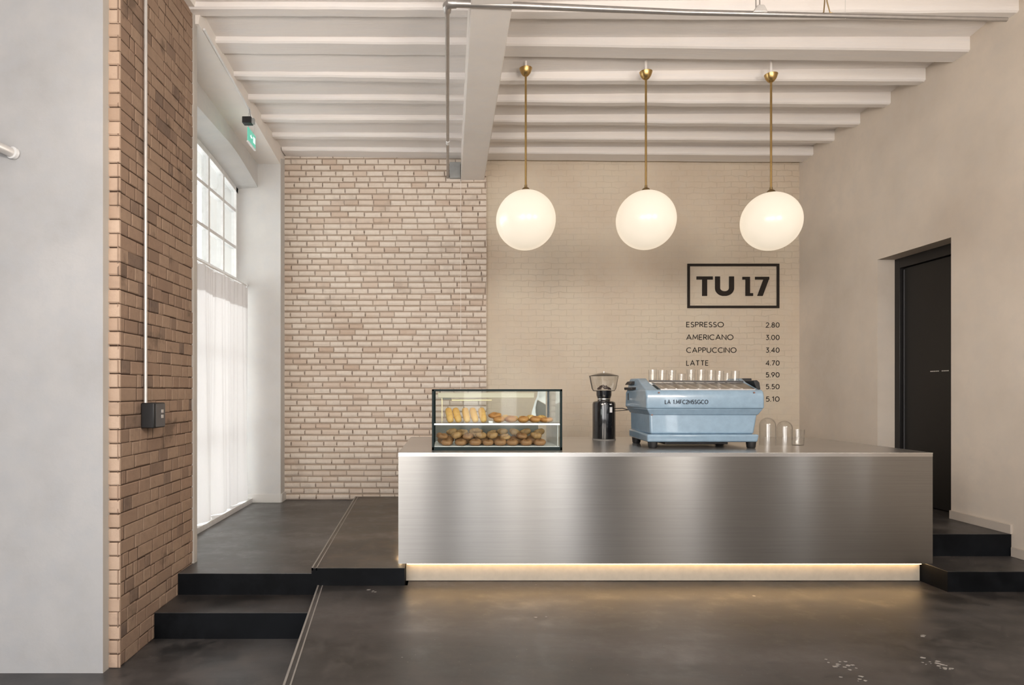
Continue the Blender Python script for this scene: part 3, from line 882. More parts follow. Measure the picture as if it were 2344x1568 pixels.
cu = thing('sheer_curtain', 'white sheer curtain hanging in soft folds across the lower window', 'curtain', (RX, 6.4, 0.16))
link_mesh('cloth', mb, 'sheer_curtain', cu, smooth=True, autosmooth=0)
hm = MB()
top_rows = [(v[0] - 0.004, v[1], v[2]) for v in mb.v]
r0 = nz * (ny + 1)
for i in range(ny + 1):
    x, y, z = top_rows[r0 + i]; hm.v += [(x, y, z), (x, y, z - 0.26)]; hm.t += [0.5, 0.5]
for i in range(ny):
    hm.f.append((2 * i, 2 * i + 2, 2 * i + 3, 2 * i + 1))
link_mesh('hem', hm, 'sheer_curtain', cu, smooth=True, autosmooth=0)

# ------------------------------------------------------------------ counter
CX0, CX1, CY0, CY1, CZ = -0.372, 3.650, 4.768, 6.41, 0.986
PB = 0.150
ct = thing('counter', 'long brushed stainless steel bar counter with glowing base', 'counter', ((CX0 + CX1) / 2, (CY0 + CY1) / 2, 0.0))
th = 0.014
link_mesh('front_panel', MB().box(CX0, CX1, CY0, CY0 + th, PB, CZ - 0.004), 'brushed_steel', ct, uv=True)
link_mesh('side_panel', MB().box(CX0, CX0 + th, CY0 + th, CY1, PB, CZ - 0.004), 'brushed_steel', ct, uv=True)
link_mesh('side_panel', MB().box(CX1 - th, CX1, CY0 + th, CY1 - 0.3, 0.34, CZ - 0.004).box(CX1 - th, CX1, CY0 + th, 4.985, PB, 0.34), 'brushed_steel', ct, uv=True)
rr_ = 0.35
pts = [(CX0, CY0 - 0.001), (CX1, CY0 - 0.001), (CX1, CY1 - rr_)] + [(CX1 - rr_ + rr_ * math.cos(a), CY1 - rr_ + rr_ * math.sin(a)) for a in [q * PI / 20 for q in range(1, 10)]] + [(CX1 - rr_, CY1), (CX0, CY1)]
link_mesh('worktop', MB().prism(pts, 'z', CZ - 0.03, CZ), 'steel_top', ct, uv=True)
link_mesh('edge_trim', MB().box(CX0, CX1, CY0 - 0.0035, CY0 + 0.002, CZ - 0.006, CZ - 0.0002), 'steel_edge', ct)
link_mesh('plinth', MB().box(-0.318, 3.600, 4.833, 4.99, 0.004, 0.30), 'plinth_paint', ct)
link_mesh('inner_cabinet', MB().box(-0.30, 3.58, 4.99, 6.2, Z_STRIP, CZ - 0.03), 'cabinet_grey', ct)
link_mesh('light_strip', MB().box(-0.31, 3.59, 4.802, 4.812, 0.136, 0.150), 'led_glow', ct)
link_mesh('light_strip', MB().box(CX0 - 0.012, CX0 + 0.006, 4.96, 6.35, 0.1345, 0.1495), 'led_glow_side', ct)

# ------------------------------------------------------------------ pendants
GY = 5.73
def pendant(x, zc, r, ztop, label):
    t = thing('pendant_lamp', label, 'pendant lamp', (x, GY, zc - r), 'globe pendants above the counter')
    link_mesh('globe', MB().sphere((x, GY, zc), r, 56, 40), 'opal_glow', t, smooth=True, autosmooth=0)
    c = (x, GY)
    link_mesh('cap', MB().lathe([(0, zc + r + 0.052), (0.012, zc + r + 0.05), (0.014, zc + r + 0.03), (0.03, zc + r + 0.02), (0.045, zc + r - 0.002), (0.05, zc + r - 0.012), (0, zc + r - 0.013)], c, 24), 'brass_dull', t, smooth=True)
    link_mesh('rod', MB().tube([(x, GY, zc + r + 0.03), (x, GY, ztop - 0.04)], 0.0095, 10), 'brass', t, smooth=True)
    link_mesh('canopy', MB().lathe([(0, ztop - 0.072), (0.014, ztop - 0.07), (0.03, ztop - 0.058), (0.046, ztop - 0.035), (0.056, ztop - 0.008), (0.058, ztop), (0, ztop)], c, 28), 'brass', t, smooth=True)
    link_mesh('mount', MB().tube([(x, GY, ztop), (x, GY, 4.532)], 0.011, 14), 'ceiling_paint', t, smooth=True)
def wp(px, py, Y): return ((px - CXP) / F * Y, H - (py - CYP) / F * Y)
for (px, py, r, ptop, lab) in ((1203.5, 504, 0.268, 157, 'brass pendant with opal glass globe nearest the main beam'),
                        (1478.5, 504, 0.264, 165, 'brass pendant with opal glass globe, middle of the row of three'),
                        (1765, 507, 0.259, 171, 'brass pendant with opal glass globe above the TU 17 sign, farthest from the main beam')):
    x, z = wp(px, py, GY)
    pendant(x, z, r, wp(px, ptop, GY)[1], lab)

# ------------------------------------------------------------------ sign and menu on the limewashed wall
SY = RBY
def wl(px, py): return wp(px, py, SY)
sx0, sz1 = wl(1573, 604); sx1, sz0 = wl(1783, 705.5)
t = thing('wall_sign', 'black framed sign reading TU 17 on the beige wall', 'sign', (sx0, SY, sz0))
bw = 0.031
mb = MB().box(sx0, sx1, SY - 0.014, SY + 0.001, sz0, sz0 + bw).box(sx0, sx1, SY - 0.014, SY + 0.001, sz1 - bw, sz1).box(sx0, sx0 + bw, SY - 0.0139, SY + 0.001, sz0 + bw, sz1 - bw).box(sx1 - bw, sx1, SY - 0.0139, SY + 0.001, sz0 + bw, sz1 - bw)
link_mesh('frame', mb, 'ink', t)
lz1 = wl(0, 633)[1]; lz0 = wl(0, 677.5)[1]; hh = lz1 - lz0
U = lambda px: wl(px, 0)[0]
def bold(name, polys):
    mb = MB()
    for i, p in enumerate(polys):
        mb.prism([(U(a), lz0 + b * hh) for a, b in p], 'y', SY - 0.012 - 0.0003 * i, SY + 0.001)
    link_mesh(name, mb, 'ink', t)
bold('letter', [[(1594, 0.84), (1631, 0.84), (1631, 1), (1594, 1)], [(1607, 0), (1618, 0), (1618, 0.86), (1607, 0.86)]])
mb = MB()
ribbon(mb, [(0, 1.0)] + [(0, 0.40)] + arc(0.36, 0.40, 0.36, 0.285, 180, 360, 14) + [(0.72, 1.0)], 0.25, SY - 0.012, SY + 0.001, (U(1642), lz0), hh)
mb.v = [(x, y, max(z, lz0)) for x, y, z in mb.v]
link_mesh('letter', mb, 'ink', t)
bold('digit', [[(1699, 0.84), (1716, 0.84), (1716, 0.98), (1699, 0.98)], [(1706, 0.1), (1716, 0.1), (1716, 0.97), (1706, 0.97)], [(1706, 0), (1723, 0), (1723, 0.14), (1706, 0.14)]])
bold('digit', [[(1728, 0.84), (1760, 0.84), (1760, 0.98), (1728, 0.98)], [(1733, 0), (1745, 0), (1760, 0.90), (1748, 0.90)]])

menu = thing('wall_menu', 'black lettered coffee price list below the TU 17 sign', 'menu', (wl(1571, 0)[0], SY, wl(0, 920)[1]))
def mline(s, x0, x1, yt, yb):
    a, z1_ = wl(x0, yt); b, z0_ = wl(x1, yb)
    link_mesh('lettering', text_mb(s, a, z0_, z1_ - z0_, SY - 0.003, SY + 0.0005, 0.135, 0.26, width=b - a), 'ink', menu)
for s, x1, yc in (('ESPRESSO', 1656, 743), ('AMERICANO', 1678, 772), ('CAPPUCCINO', 1685, 801.5), ('LATTE', 1621, 831)):
    mline(s, 1571.5, x1, yc - 6.3, yc + 6.3)
for s, yc in (('2.80', 744), ('3.00', 772.5), ('3.40', 801.5), ('4.70', 831), ('5.90', 858), ('5.50', 885), ('5.10', 913.5)):
    mline(s, 1753.5, 1783.5, yc - 6, yc + 6)

# ------------------------------------------------------------------ conduits and small fittings
CT = 4.105
cx = 0.0
t = thing('conduit', 'grey metal conduit hanging below the ceiling joists across the room', 'conduit', (0.0, 4.34, CT))
link_mesh('pipe', MB().tube([(0.02, 4.34, CT), (0.5, 4.34, 4.09), (1.6, 4.34, 4.045), (2.7, 4.34, 4.02), (3.83, 4.34, 3.995)], [0.026, 0.023, 0.019, 0.016, 0.014], 14), 'zinc_conduit', t, smooth=True)
link_mesh('pipe', MB().tube([(-0.003, 4.36, CT - 0.012), (0.0, BACK_Y - 0.03, 4.115)], 0.016, 12), 'zinc_conduit', t, smooth=True)
link_mesh('pipe', MB().tube([(0.0, BACK_Y - 0.035, 4.11), (0.0, BACK_Y - 0.035, 4.30)], 0.012, 10), 'white_paint', t, smooth=True)
link_mesh('elbow', MB().tube([(0.06, 4.34, CT), (0.01, 4.34, CT), (-0.003, 4.36, CT - 0.004), (-0.003, 4.42, CT - 0.010)], [0.03, 0.033, 0.033, 0.024], 12), 'zinc_conduit', t, smooth=True)
t2 = link_mesh('coupling', MB().tube([(0.0, 6.72, 4.105), (0.0, 6.80, 4.105)], 0.02, 12), 'white_paint', t, smooth=True)
bx, bz = wp(1737, 24, 4.34)
mb = MB().hexa([(bx - 0.05, 4.31, bz - 0.025), (bx + 0.05, 4.31, bz - 0.025), (bx + 0.05, 4.37, bz - 0.025), (bx - 0.05, 4.37, bz - 0.025)],
               [(bx - 0.015, 4.32, bz + 0.03), (bx + 0.03, 4.32, bz + 0.03), (bx + 0.03, 4.36, bz + 0.03), (bx - 0.015, 4.36, bz + 0.03)])
link_mesh('clamp', mb, 'silver', t, bevel=0.006)
link_mesh('hanger_rod', MB().tube([(bx - 0.02, 4.34, bz + 0.02), (bx - 0.02, 4.34, 4.63)], 0.004, 6).tube([(bx + 0.006, 4.34, bz + 0.02), (bx + 0.006, 4.34, 4.63)], 0.004, 6), 'zinc_conduit', t)
bx, bz = wp(1893, 30, 4.34)
link_mesh('hanger_strap', MB().tube([(bx - 0.05, 4.34, bz - 0.012), (bx - 0.022, 4.34, bz + 0.005), (bx - 0.016, 4.34, bz + 0.08), (bx - 0.010, 4.34, 4.63)], 0.004, 6).tube([(bx + 0.07, 4.34, bz - 0.012), (bx + 0.02, 4.34, bz + 0.005), (bx + 0.0, 4.34, bz + 0.08), (bx - 0.008, 4.34, 4.63)], 0.004, 6), 'brass_dull', t)
link_mesh('hanger_wire', MB().tube([(wp(1935, 0, 4.34)[0], 4.34, 4.0), (wp(1935, 0, 4.34)[0], 4.34, 4.63)], 0.0018, 6), 'silver', t)
bx0, bz1 = wp(1027, 375, BACK_Y); bx1, bz0 = wp(1055, 411, BACK_Y)
single('junction_box', MB().box(bx0 + 0.012, bx1 - 0.006, BACK_Y - 0.07, BACK_Y, bz0, bz1), 'grey_box', 'grey junction box on the cream brick wall beside the main beam', 'junction box', (bx0, BACK_Y, bz0), bevel=0.006)

for i, (x, y, z) in enumerate(FILL_LAMPS):  # housings for the added fill lamps, all out of view
    t = thing('fill_lamp', 'broad white fill lamp added outside the view, %s from the left' % ['first', 'second', 'third'][i], 'ceiling lamp', (x, y, z), 'added fill lamps outside the view')
    link_mesh('housing', MB().box(x - 0.42, x + 0.42, y - 0.09, y - 0.01, z - 0.42, z + 0.42), 'white_paint', t, bevel=0.01)
    link_mesh('hanger', MB().tube([(x, y - 0.05, z + 0.40), (x, y - 0.05, 4.50)], 0.006, 8), 'silver', t)

# conduit and switch box on the brick pier
FX = -2.008
py_ = -FX * F / (CXP - 329); yb_ = py_
single('wall_conduit', MB().tube([(FX + 0.012, yb_, H - (925 - CYP) / F * yb_), (FX + 0.012, yb_, 4.44)], 0.011, 10), 'silver', 'thin pale vertical conduit running up the red brick pier', 'conduit', (FX, yb_, 1.4), smooth=True)
sz_b = H - (980 - CYP) / F * yb_; sz_t = H - (922 - CYP) / F * yb_
t = thing('switch_box', 'small black switch box on the red brick pier', 'switch box', (FX, yb_, sz_b))
link_mesh('housing', MB().box(FX - 0.004, FX + 0.085, yb_ - 0.035, yb_ + 0.13, sz_b, sz_t), 'black_rubber', t, bevel=0.008)
link_mesh('faceplate', MB().box(FX + 0.0852, FX + 0.088, yb_ - 0.015, yb_ + 0.12, sz_b + 0.008, sz_t - 0.008), 'grey_plate', t, bevel=0.001)
for k in (0, 1):
    zc = sz_b + 0.075 + 0.035 * k
    link_mesh('switch', MB().box(FX + 0.088, FX + 0.0915, yb_ + 0.06, yb_ + 0.09, zc - 0.011, zc + 0.011), 'silver', t, bevel=0.001)

# track light, exit sign on the left beam
t = thing('track_light', 'black spotlight hanging from a thin white track by the window beam', 'track light', (-2.0, 6.4, 4.25))
link_mesh('track', MB().tube([(-1.962, 5.10, 4.362), (-1.993, 6.40, 4.272)], 0.010, 8), 'white_paint', t, smooth=True)
sxp, szp = wp(567, 277, 6.32)
link_mesh('lamp_head', MB().box(sxp - 0.045, sxp + 0.045, 6.28, 6.36, szp - 0.032, szp + 0.032), 'black_rubber', t, bevel=0.005)
link_mesh('bracket', MB().box(sxp + 0.045, sxp + 0.068, 6.30, 6.34, szp - 0.028, szp + 0.022).tube([(sxp + 0.03, 6.32, szp + 0.02), (-1.99, 6.34, 4.29)], 0.006, 6), 'grey_box', t)
ex = -2.0
t = thing('exit_sign', 'small green emergency exit sign hanging by the window beam', 'exit sign', (ex, 6.46, 3.95))
link_mesh('panel', MB().box(ex - 0.006, ex + 0.004, 6.34, 6.58, 3.955, 4.095), 'exit_green', t, bevel=0.002)
mb = MB()
mb.prism([(6.50, 4.0), (6.56, 4.0), (6.56, 4.06), (6.50, 4.06)], 'x', ex + 0.004, ex + 0.006)
mb.prism([(6.40, 4.03), (6.43, 4.05), (6.43, 4.036), (6.47, 4.036), (6.47, 4.024), (6.43, 4.024), (6.43, 4.01)], 'x', ex + 0.004, ex + 0.006)
link_mesh('pictogram', mb, 'exit_white', t)
link_mesh('frame', MB().box(ex - 0.012, ex + 0.008, 6.335, 6.585, 3.945, 3.955), 'white_paint', t)
for yy in (6.36, 6.56):
    link_mesh('hanger', MB().tube([(ex, yy, 4.09), (ex, yy, 4.24)], 0.003, 6), 'silver', t)

# round tube end on the white wall
hx, hz = wp(27, 350, 3.8)
t = thing('wall_rail', 'pale round rail end fixed to the white plaster wall', 'rail', (hx, 3.816, hz))
link_mesh('tube', MB().tube([(hx, 3.815, hz), (hx - 0.02, 3.76, hz + 0.008), (hx - 0.35, 3.45, hz + 0.12)], 0.028, 18), 'silver', t, smooth=True)
link_mesh('flange', MB().tube([(hx + 0.004, 3.817, hz), (hx, 3.797, hz + 0.002)], 0.037, 20), 'white_paint', t, smooth=True)

# ------------------------------------------------------------------ pastry case
KX0, KX1, KY0, KY1, KZ0, KZ1 = -0.124, 0.895, 4.95, 5.60, CZ, 1.464
case = thing('pastry_case', 'glass pastry display case with dark green frame on the counter', 'display case', ((KX0 + KX1) / 2, KY0, CZ))
fr = 0.017
mb = MB()
for y in (KY0,):
    mb.box(KX0, KX1, y, y + fr, KZ0, KZ0 + 0.026).box(KX0, KX1, y, y + fr, KZ1 - fr, KZ1)
    mb.box(KX0, KX0 + fr, y, y + fr, KZ0, KZ1).box(KX1 - fr, KX1, y, y + fr, KZ0, KZ1)
y = KY1 - fr
mb.box(KX0, KX1, y, y + fr, KZ0, KZ0 + fr).box(KX0, KX1, y, y + fr, KZ1 - fr, KZ1).box(KX0, KX0 + fr, y, y + fr, KZ0, KZ1).box(KX1 - fr, KX1, y, y + fr, KZ0, KZ1)
for x in (KX0, KX1 - fr):
    mb.box(x, x + fr, KY0 + fr, KY1 - fr, KZ0, KZ0 + fr).box(x, x + fr, KY0 + fr, KY1 - fr, KZ1 - fr, KZ1)
link_mesh('frame', mb, 'dark_green_frame', case, bevel=0.002)
SHZ = 1.195
g = 0.004
link_mesh('glass_panel', MB().box(KX0 + fr, KX1 - fr, KY0 + 0.004, KY0 + 0.004 + g, KZ0 + 0.026, KZ1 - fr), 'case_glass', case)
link_mesh('glass_panel', MB().box(KX0 + 0.004, KX0 + 0.004 + g, KY0 + fr, KY1 - fr, KZ0 + fr, KZ1 - fr), 'case_glass', case)
link_mesh('glass_panel', MB().box(KX1 - 0.008, KX1 - 0.004, KY0 + fr, KY1 - fr, KZ0 + fr, KZ1 - fr), 'case_glass', case)
link_mesh('glass_panel', MB().box(KX0 + fr, KX1 - fr, KY0 + fr, KY1 - fr, KZ1 - 0.008, KZ1 - 0.004), 'case_glass', case)
link_mesh('case_floor', MB().box(KX0 + fr + 0.001, KX1 - fr - 0.001, KY0 + fr, KY1 - 0.02, KZ0 + 0.018, KZ0 + 0.030), 'white_sheet', case)
link_mesh('shelf', MB().box(KX0 + 0.012, KX1 - 0.012, KY0 + 0.012, KY1 - 0.10, SHZ - 0.008, SHZ), 'case_glass', case)
link_mesh('shelf_edge', MB().box(KX0 + 0.012, KX1 - 0.012, KY0 + 0.0105, KY0 + 0.012, SHZ - 0.012, SHZ + 0.001), 'steel_edge', case)
link_mesh('back_panel', MB().box(KX0 + fr, KX1 - 0.11, KY1 - 0.10, KY1 - 0.09, KZ0 + 0.03, SHZ - 0.008), 'cabinet_grey', case)
link_mesh('side_panel', MB().box(KX1 - 0.028, KX1 - 0.022, KY0 + 0.06, KY1 - 0.02, KZ0 + 0.03, SHZ - 0.010), 'silver', case)
link_mesh('light_bar', MB().box(KX0 + 0.04, KX1 - 0.16, KY1 - 0.22, KY1 - 0.17, 1.392, 1.435), 'case_glow', case, bevel=0.004)
link_mesh('rail', MB().box(0.03, 0.37, 5.31, 5.325, 1.366, 1.380), 'brass_pale', case, bevel=0.003)
link_mesh('rail_bracket', MB().box(-0.045, 0.03, 5.31, 5.325, 1.378, 1.392), 'cabinet_grey', case)
link_mesh('post', MB().box(-0.052, -0.044, 5.31, 5.325, SHZ, 1.39), 'brass_pale', case)
# curved white strip inside at the right
mb = MB()
pts = [(0.775, 1.455), (0.768, 1.40), (0.75, 1.36), (0.738, 1.31), (0.732, 1.27), (0.734, 1.235), (0.748, 1.21)]
wd = [0.006, 0.008, 0.008, 0.010, 0.016, 0.02, 0.012]
L_ = [(p[0] - w2, p[1]) for p, w2 in zip(pts, wd)] + [(p[0] + w2, p[1]) for p, w2 in list(zip(pts, wd))[::-1]]
link_mesh('white_strip', MB().prism(L_, 'y', 5.40, 5.404), 'white_sheet', case)
link_mesh('rear_panel', MB().prism([(0.775, 1.37), (0.845, 1.33), (0.845, SHZ), (0.745, SHZ), (0.748, 1.30)], 'y', 5.46, 5.466), 'cabinet_grey', case)
link_mesh('rear_panel', MB().prism([(0.775, 1.455), (0.845, 1.455), (0.845, 1.335), (0.775, 1.375)], 'y', 5.462, 5.467), 'silver', case)

# pastry shapes (built about the origin, base on z=0)
def blob(kind, seed):
    rr = random.Random(seed); mb = MB()
    if kind == 'finger':
        n, m = 16, 18
        for i in range(m + 1):
            t_ = i / m; z = 0.135 * t_
            r = 0.027 * (max(0.0, 1 - abs(2 * t_ - 1) ** 5)) ** 0.5 + 0.0005
            for k in range(n):
                a = 2 * PI * k / n
                mb.v.append((r * math.cos(a) * (1 + 0.03 * math.sin(7 * t_ * 3)), r * 0.85 * math.sin(a), z)); mb.t.append(0.5)
    elif kind in ('bun', 'flat', 'loaf'):
        n, m = 20, 12
        sx, sy, sz = {'bun': (0.043, 0.048, 0.026), 'flat': (0.05, 0.045, 0.022), 'loaf': (0.046, 0.05, 0.025)}[kind]
        e = 0.62 if kind == 'loaf' else 0.85
        sg = lambda v, p: math.copysign(abs(v) ** p, v)
        ph = rr.uniform(0, 6)
        for i in range(m + 1):
            p = -PI / 2 + PI * i / m
            for k in range(n):
                a = 2 * PI * k / n
                w_ = 1 + 0.05 * math.sin(2 * a + ph) + 0.03 * math.sin(5 * a + 3 * p + ph)
                x = sx * sg(math.cos(p), e) * sg(math.cos(a), e) * w_
                y = sy * sg(math.cos(p), e) * sg(math.sin(a), e) * w_
                z = sz * (1 + math.sin(p)) * (1 + 0.08 * math.sin(a * 3 + ph))
                if kind == 'loaf' and math.sin(p) > 0.6: z -= 0.006 * math.exp(-(x / 0.008) ** 2)
                if kind == 'flat' and math.sin(p) > 0.5: z -= 0.012 * math.exp(-((x * x + y * y) / 0.0005))
                mb.v.append((x, y, z)); mb.t.append(0.5)
    elif kind == 'croissant':
        n, m = 14, 30
        for i in range(m + 1):
            t_ = i / m; a0 = math.radians(-75 + 150 * t_)
            cx_ = 0.045 * math.sin(a0); cy_ = 0.045 * (1 - math.cos(a0))
            r = 0.004 + 0.024 * math.sin(PI * t_) ** 0.7 * (1 + 0.16 * abs(math.sin(t_ * PI * 3.5)))
            dx, dy = math.cos(a0), math.sin(a0)
            for k in range(n):
                a = 2 * PI * k / n
                mb.v.append((cx_ - dy * r * math.cos(a), cy_ + dx * r * math.cos(a), 0.022 + r * math.sin(a))); mb.t.append(0.5)
    elif kind == 'twist':
        n, m = 14, 34
        for i in range(m + 1):
            t_ = i / m; a0 = 2 * PI * t_ * 0.86 + 0.5
            cx_ = 0.034 * math.cos(a0) * (1 + 0.12 * math.sin(3 * a0)); cy_ = 0.026 * math.sin(a0)
            r = 0.006 + 0.0115 * min(1, 6 * math.sin(PI * t_)) * (1 + 0.14 * math.sin(t_ * 40))
            for k in range(n):
                a = 2 * PI * k / n
                mb.v.append((cx_ + math.cos(a0) * r * math.cos(a), cy_ + math.sin(a0) * r * math.cos(a), 0.015 + r * math.sin(a))); mb.t.append(0.5)
    for i in range(m):
        for k in range(n):
            k2 = (k + 1) % n
            mb.f.append((i * n + k, i * n + k2, (i + 1) * n + k2, (i + 1) * n + k))
    mb.f.append(tuple(range(n - 1, -1, -1))); mb.f.append(tuple(range(m * n, (m + 1) * n)))
    z0 = min(v[2] for v in mb.v)
    mb.v = [(x, y, z - z0) for x, y, z in mb.v]
    return mb
PROTO = {}
def place_pastry(kind, mat, name, px, Y, z, rot, label, cat, group, s=1.0):
    key = (kind, mat)
    if key not in PROTO:
        o = link_mesh(name, blob(kind, len(PROTO) + 3), mat, smooth=True, autosmooth=0)
        PROTO[key] = o
    else:
        o = PROTO[key].copy(); COL.objects.link(o); o.name = name
    o.location = ((px - CXP) / F * Y, Y, z)
    o.rotation_euler = rot; o.scale = (s, s, s)
    tag(o, label, cat, group)
    return o
ORD = ['first', 'second', 'third', 'fourth', 'fifth', 'sixth', 'seventh', 'eighth', 'ninth', 'tenth']
rp = random.Random(8)
for i, px in enumerate((1028, 1047, 1066.5, 1085.5, 1104)):
    place_pastry('finger', 'sponge', 'sponge_finger', px + 4, 5.03 + 0.005 * i, SHZ + 0.004, (math.radians(-30), math.radians(-13), rp.uniform(-0.1, 0.1)),
                 'yellow sponge finger leaning on the upper shelf, %s from left' % ORD[i], 'sponge finger', 'sponge fingers on the upper shelf', 1.02)
single('paper_sheet', MB().box(0.325, 0.36, 4.98, 5.12, SHZ + 0.0005, SHZ + 0.003).box(0.325, 0.358, 5.04, 5.14, SHZ + 0.003, SHZ + 0.016), 'white_sheet', 'white folded paper between sponge fingers and buns on the shelf', 'paper', (0.33, 5.05, SHZ), bevel=0.002)
for i, (px, dy, s) in enumerate(((1142, 0, 1.0), (1169.5, 0.01, 1.02), (1198, 0, 0.98), (1225, 0, 0.98))):
    place_pastry('bun', 'bun', 'bread_bun', px, 5.03 + dy, SHZ + 0.003, (0, 0, rp.uniform(-0.4, 0.4)), 'glossy golden bun in the front row of the upper shelf, %s from left' % ORD[i], 'bun', 'golden buns at the front of the upper shelf', s)
place_pastry('flat', 'bun', 'open_pastry', 1250, 5.03, SHZ + 0.003, (0, 0, 0.2), 'flat open pastry with filled centre at the shelf end', 'pastry', None, 1.05)
place_pastry('flat', 'bun', 'orange_pastry', 1133, 5.13, SHZ + 0.035, (0.15, -0.12, 0.3), 'orange-brown slab pastry lying behind the first bun', 'pastry', None, 1.08)
for i, (px, s) in enumerate(((1157, 0.9), (1178, 0.72), (1195, 0.72), (1214, 0.85), (1239, 0.85))):
    place_pastry('bun', 'sponge', 'small_bun', px, 5.17 + 0.02 * (i % 2), SHZ + 0.012, (0.1, 0.1 * (i % 3), rp.uniform(-1, 1)), 'paler bun in the rear row of the upper shelf, %s from left' % ORD[i], 'bun', 'paler buns behind the front row', s)
BZ = KZ0 + 0.031
for i, px in enumerate((1023, 1055, 1088, 1117, 1145, 1173, 1204, 1235)):
    place_pastry('loaf', 'roll', 'bread_roll', px, 5.035, BZ, (0, 0, rp.uniform(-0.25, 0.25)), 'brown bread roll in the bottom row on the case floor, %s from left' % ORD[i], 'bread roll', 'bread rolls along the case floor', 0.98 + rp.uniform(-0.05, 0.08))
mid = [(1011, 0), (1046, 1), (1072, 0), (1101, 1), (1128, 1), (1158, 2), (1193, 0), (1226, 1)]
for i, (px, k) in enumerate(mid):
    kind, mat = [('loaf', 'roll'), ('croissant', 'croissant'), ('twist', 'croissant')][k]
    place_pastry(kind, mat, 'brown_pastry', px, 5.068, BZ + 0.051, (rp.uniform(0.05, 0.3), rp.uniform(-0.25, 0.25), rp.uniform(-0.5, 0.5)),
                 'brown pastry in the middle layer of the heap, %s from left' % ORD[i], 'pastry', 'middle layer of the lower pastry heap', 0.90)
top = [(1036, 1), (1058, 0), (1090, 2), (1128, 2), (1150, 1), (1176, 1), (1205, 1), (1236, 1)]
for i, (px, k) in enumerate(top):
    kind, mat = [('loaf', 'croissant'), ('croissant', 'croissant'), ('twist', 'croissant')][k]
    zz = BZ + 0.074
    place_pastry(kind, mat, 'golden_pastry', px, 5.165, zz, (rp.uniform(0.3, 0.8) if k == 2 else rp.uniform(0.0, 0.3), rp.uniform(-0.3, 0.3), rp.uniform(-0.7, 0.7)),
                 'golden twisted pastry on top of the lower heap, %s from left' % ORD[i], 'pastry', 'top layer of the lower pastry heap', 1.2 if px == 1090 else 0.9)
for i, px in enumerate((1020, 1060, 1100, 1140, 1182, 1220)):
    place_pastry('loaf', 'roll', 'bread_roll', px, 5.165, BZ, (0, 0, rp.uniform(-0.15, 0.15)), 'bread roll in the row behind the front rolls on the case floor, %s from left' % ORD[i], 'bread roll', 'rolls behind the front row', 1.38)

# ------------------------------------------------------------------ grinder
gx, gy = 1.479, 6.0
t = thing('coffee_grinder', 'tall black coffee grinder with clear bean hopper', 'coffee grinder', (gx, gy, CZ))
c = (gx, gy)
link_mesh('body', MB().lathe([(0, CZ + 0.012), (0.104, CZ + 0.012), (0.107, CZ + 0.02), (0.107, 1.325), (0.102, 1.345), (0.085, 1.355), (0, 1.356)], c, 48), 'black_gloss', t, smooth=True)
link_mesh('base', MB().lathe([(0, CZ), (0.108, CZ), (0.108, CZ + 0.014), (0, CZ + 0.014)], c, 40), 'cabinet_grey', t, smooth=True)
link_mesh('collar', MB().lathe([(0.062, 1.352), (0.055, 1.372), (0.062, 1.385), (0.07, 1.41), (0.072, 1.455), (0.0, 1.456)], c, 32), 'black_gloss', t, smooth=True)
link_mesh('collar_ring', MB().lathe([(0.058, 1.366), (0.0605, 1.37), (0.0605, 1.378), (0.058, 1.382)], c, 32), 'steel', t, smooth=True)
link_mesh('hopper', MB().lathe([(0.09, 1.452), (0.101, 1.455), (0.108, 1.475), (0.133, 1.592), (0.131, 1.592), (0.106, 1.477), (0.099, 1.458), (0.09, 1.456)], c, 40), 'drink_glass', t, smooth=True)
for sgn in (-1, 1):
    mb = MB()
    mb.tube([(gx + sgn * 0.136, gy, 1.594), (gx + sgn * 0.112, gy, 1.474), (gx + sgn * 0.1, gy, 1.453), (gx + sgn * 0.07, gy, 1.451)], 0.0035, 6)
    link_mesh('hopper_rib', mb, 'black_rubber', t)
link_mesh('hopper_lid', MB().lathe([(0.0, 1.625), (0.02, 1.624), (0.075, 1.614), (0.122, 1.600), (0.136, 1.594), (0.134, 1.590), (0.0, 1.592)], c, 40), 'black_gloss', t, smooth=True)
link_mesh('lid_knob', MB().tube([(gx, gy, 1.62), (gx, gy, 1.636)], 0.005, 8), 'steel', t)
bm_ = MB()
for k in range(70):
    a = rp.uniform(0, 2 * PI); r = 0.062 * math.sqrt(rp.random())
    bm_.sphere((gx + r * math.cos(a), gy + r * math.sin(a), 1.462 + 0.045 * (1 - (r / 0.066) ** 2) * rp.uniform(0.6, 1.0)), (0.008, 0.006, 0.006), 8, 6)
tag(link_mesh('coffee_beans', bm_, 'beans', t, smooth=True), kind='stuff')
link_mesh('label_tag', MB().box(gx + 0.028, gx + 0.050, gy - 0.112, gy - 0.098, 1.25, 1.30), 'silver', t)
link_mesh('label_band', MB().box(gx - 0.05, gx + 0.05, gy - 0.103, gy - 0.088, 1.318, 1.332), 'steel_edge', t, bevel=0.004)
mb = MB()
mb.tube([(gx + 0.10, gy - 0.02, 1.285), (gx + 0.16, gy - 0.06, 1.288), (gx + 0.23, gy - 0.2, 1.262), (gx + 0.27, gy - 0.3, 1.27)], 0.0045, 6)
mb.tube([(gx + 0.10, gy - 0.02, 1.262), (gx + 0.17, gy - 0.10, 1.270), (gx + 0.22, gy - 0.2, 1.282), (gx + 0.27, gy - 0.3, 1.284)], 0.0035, 6)
link_mesh('cord', mb, 'black_rubber', t, smooth=True)

# ------------------------------------------------------------------ espresso machine
MX0, MX1, MY0, MY1 = 1.600, 2.550, 5.10, 5.70
t = thing('espresso_machine', 'pale blue espresso machine with glasses on its top', 'espresso machine', ((MX0 + MX1) / 2, 5.4, CZ))
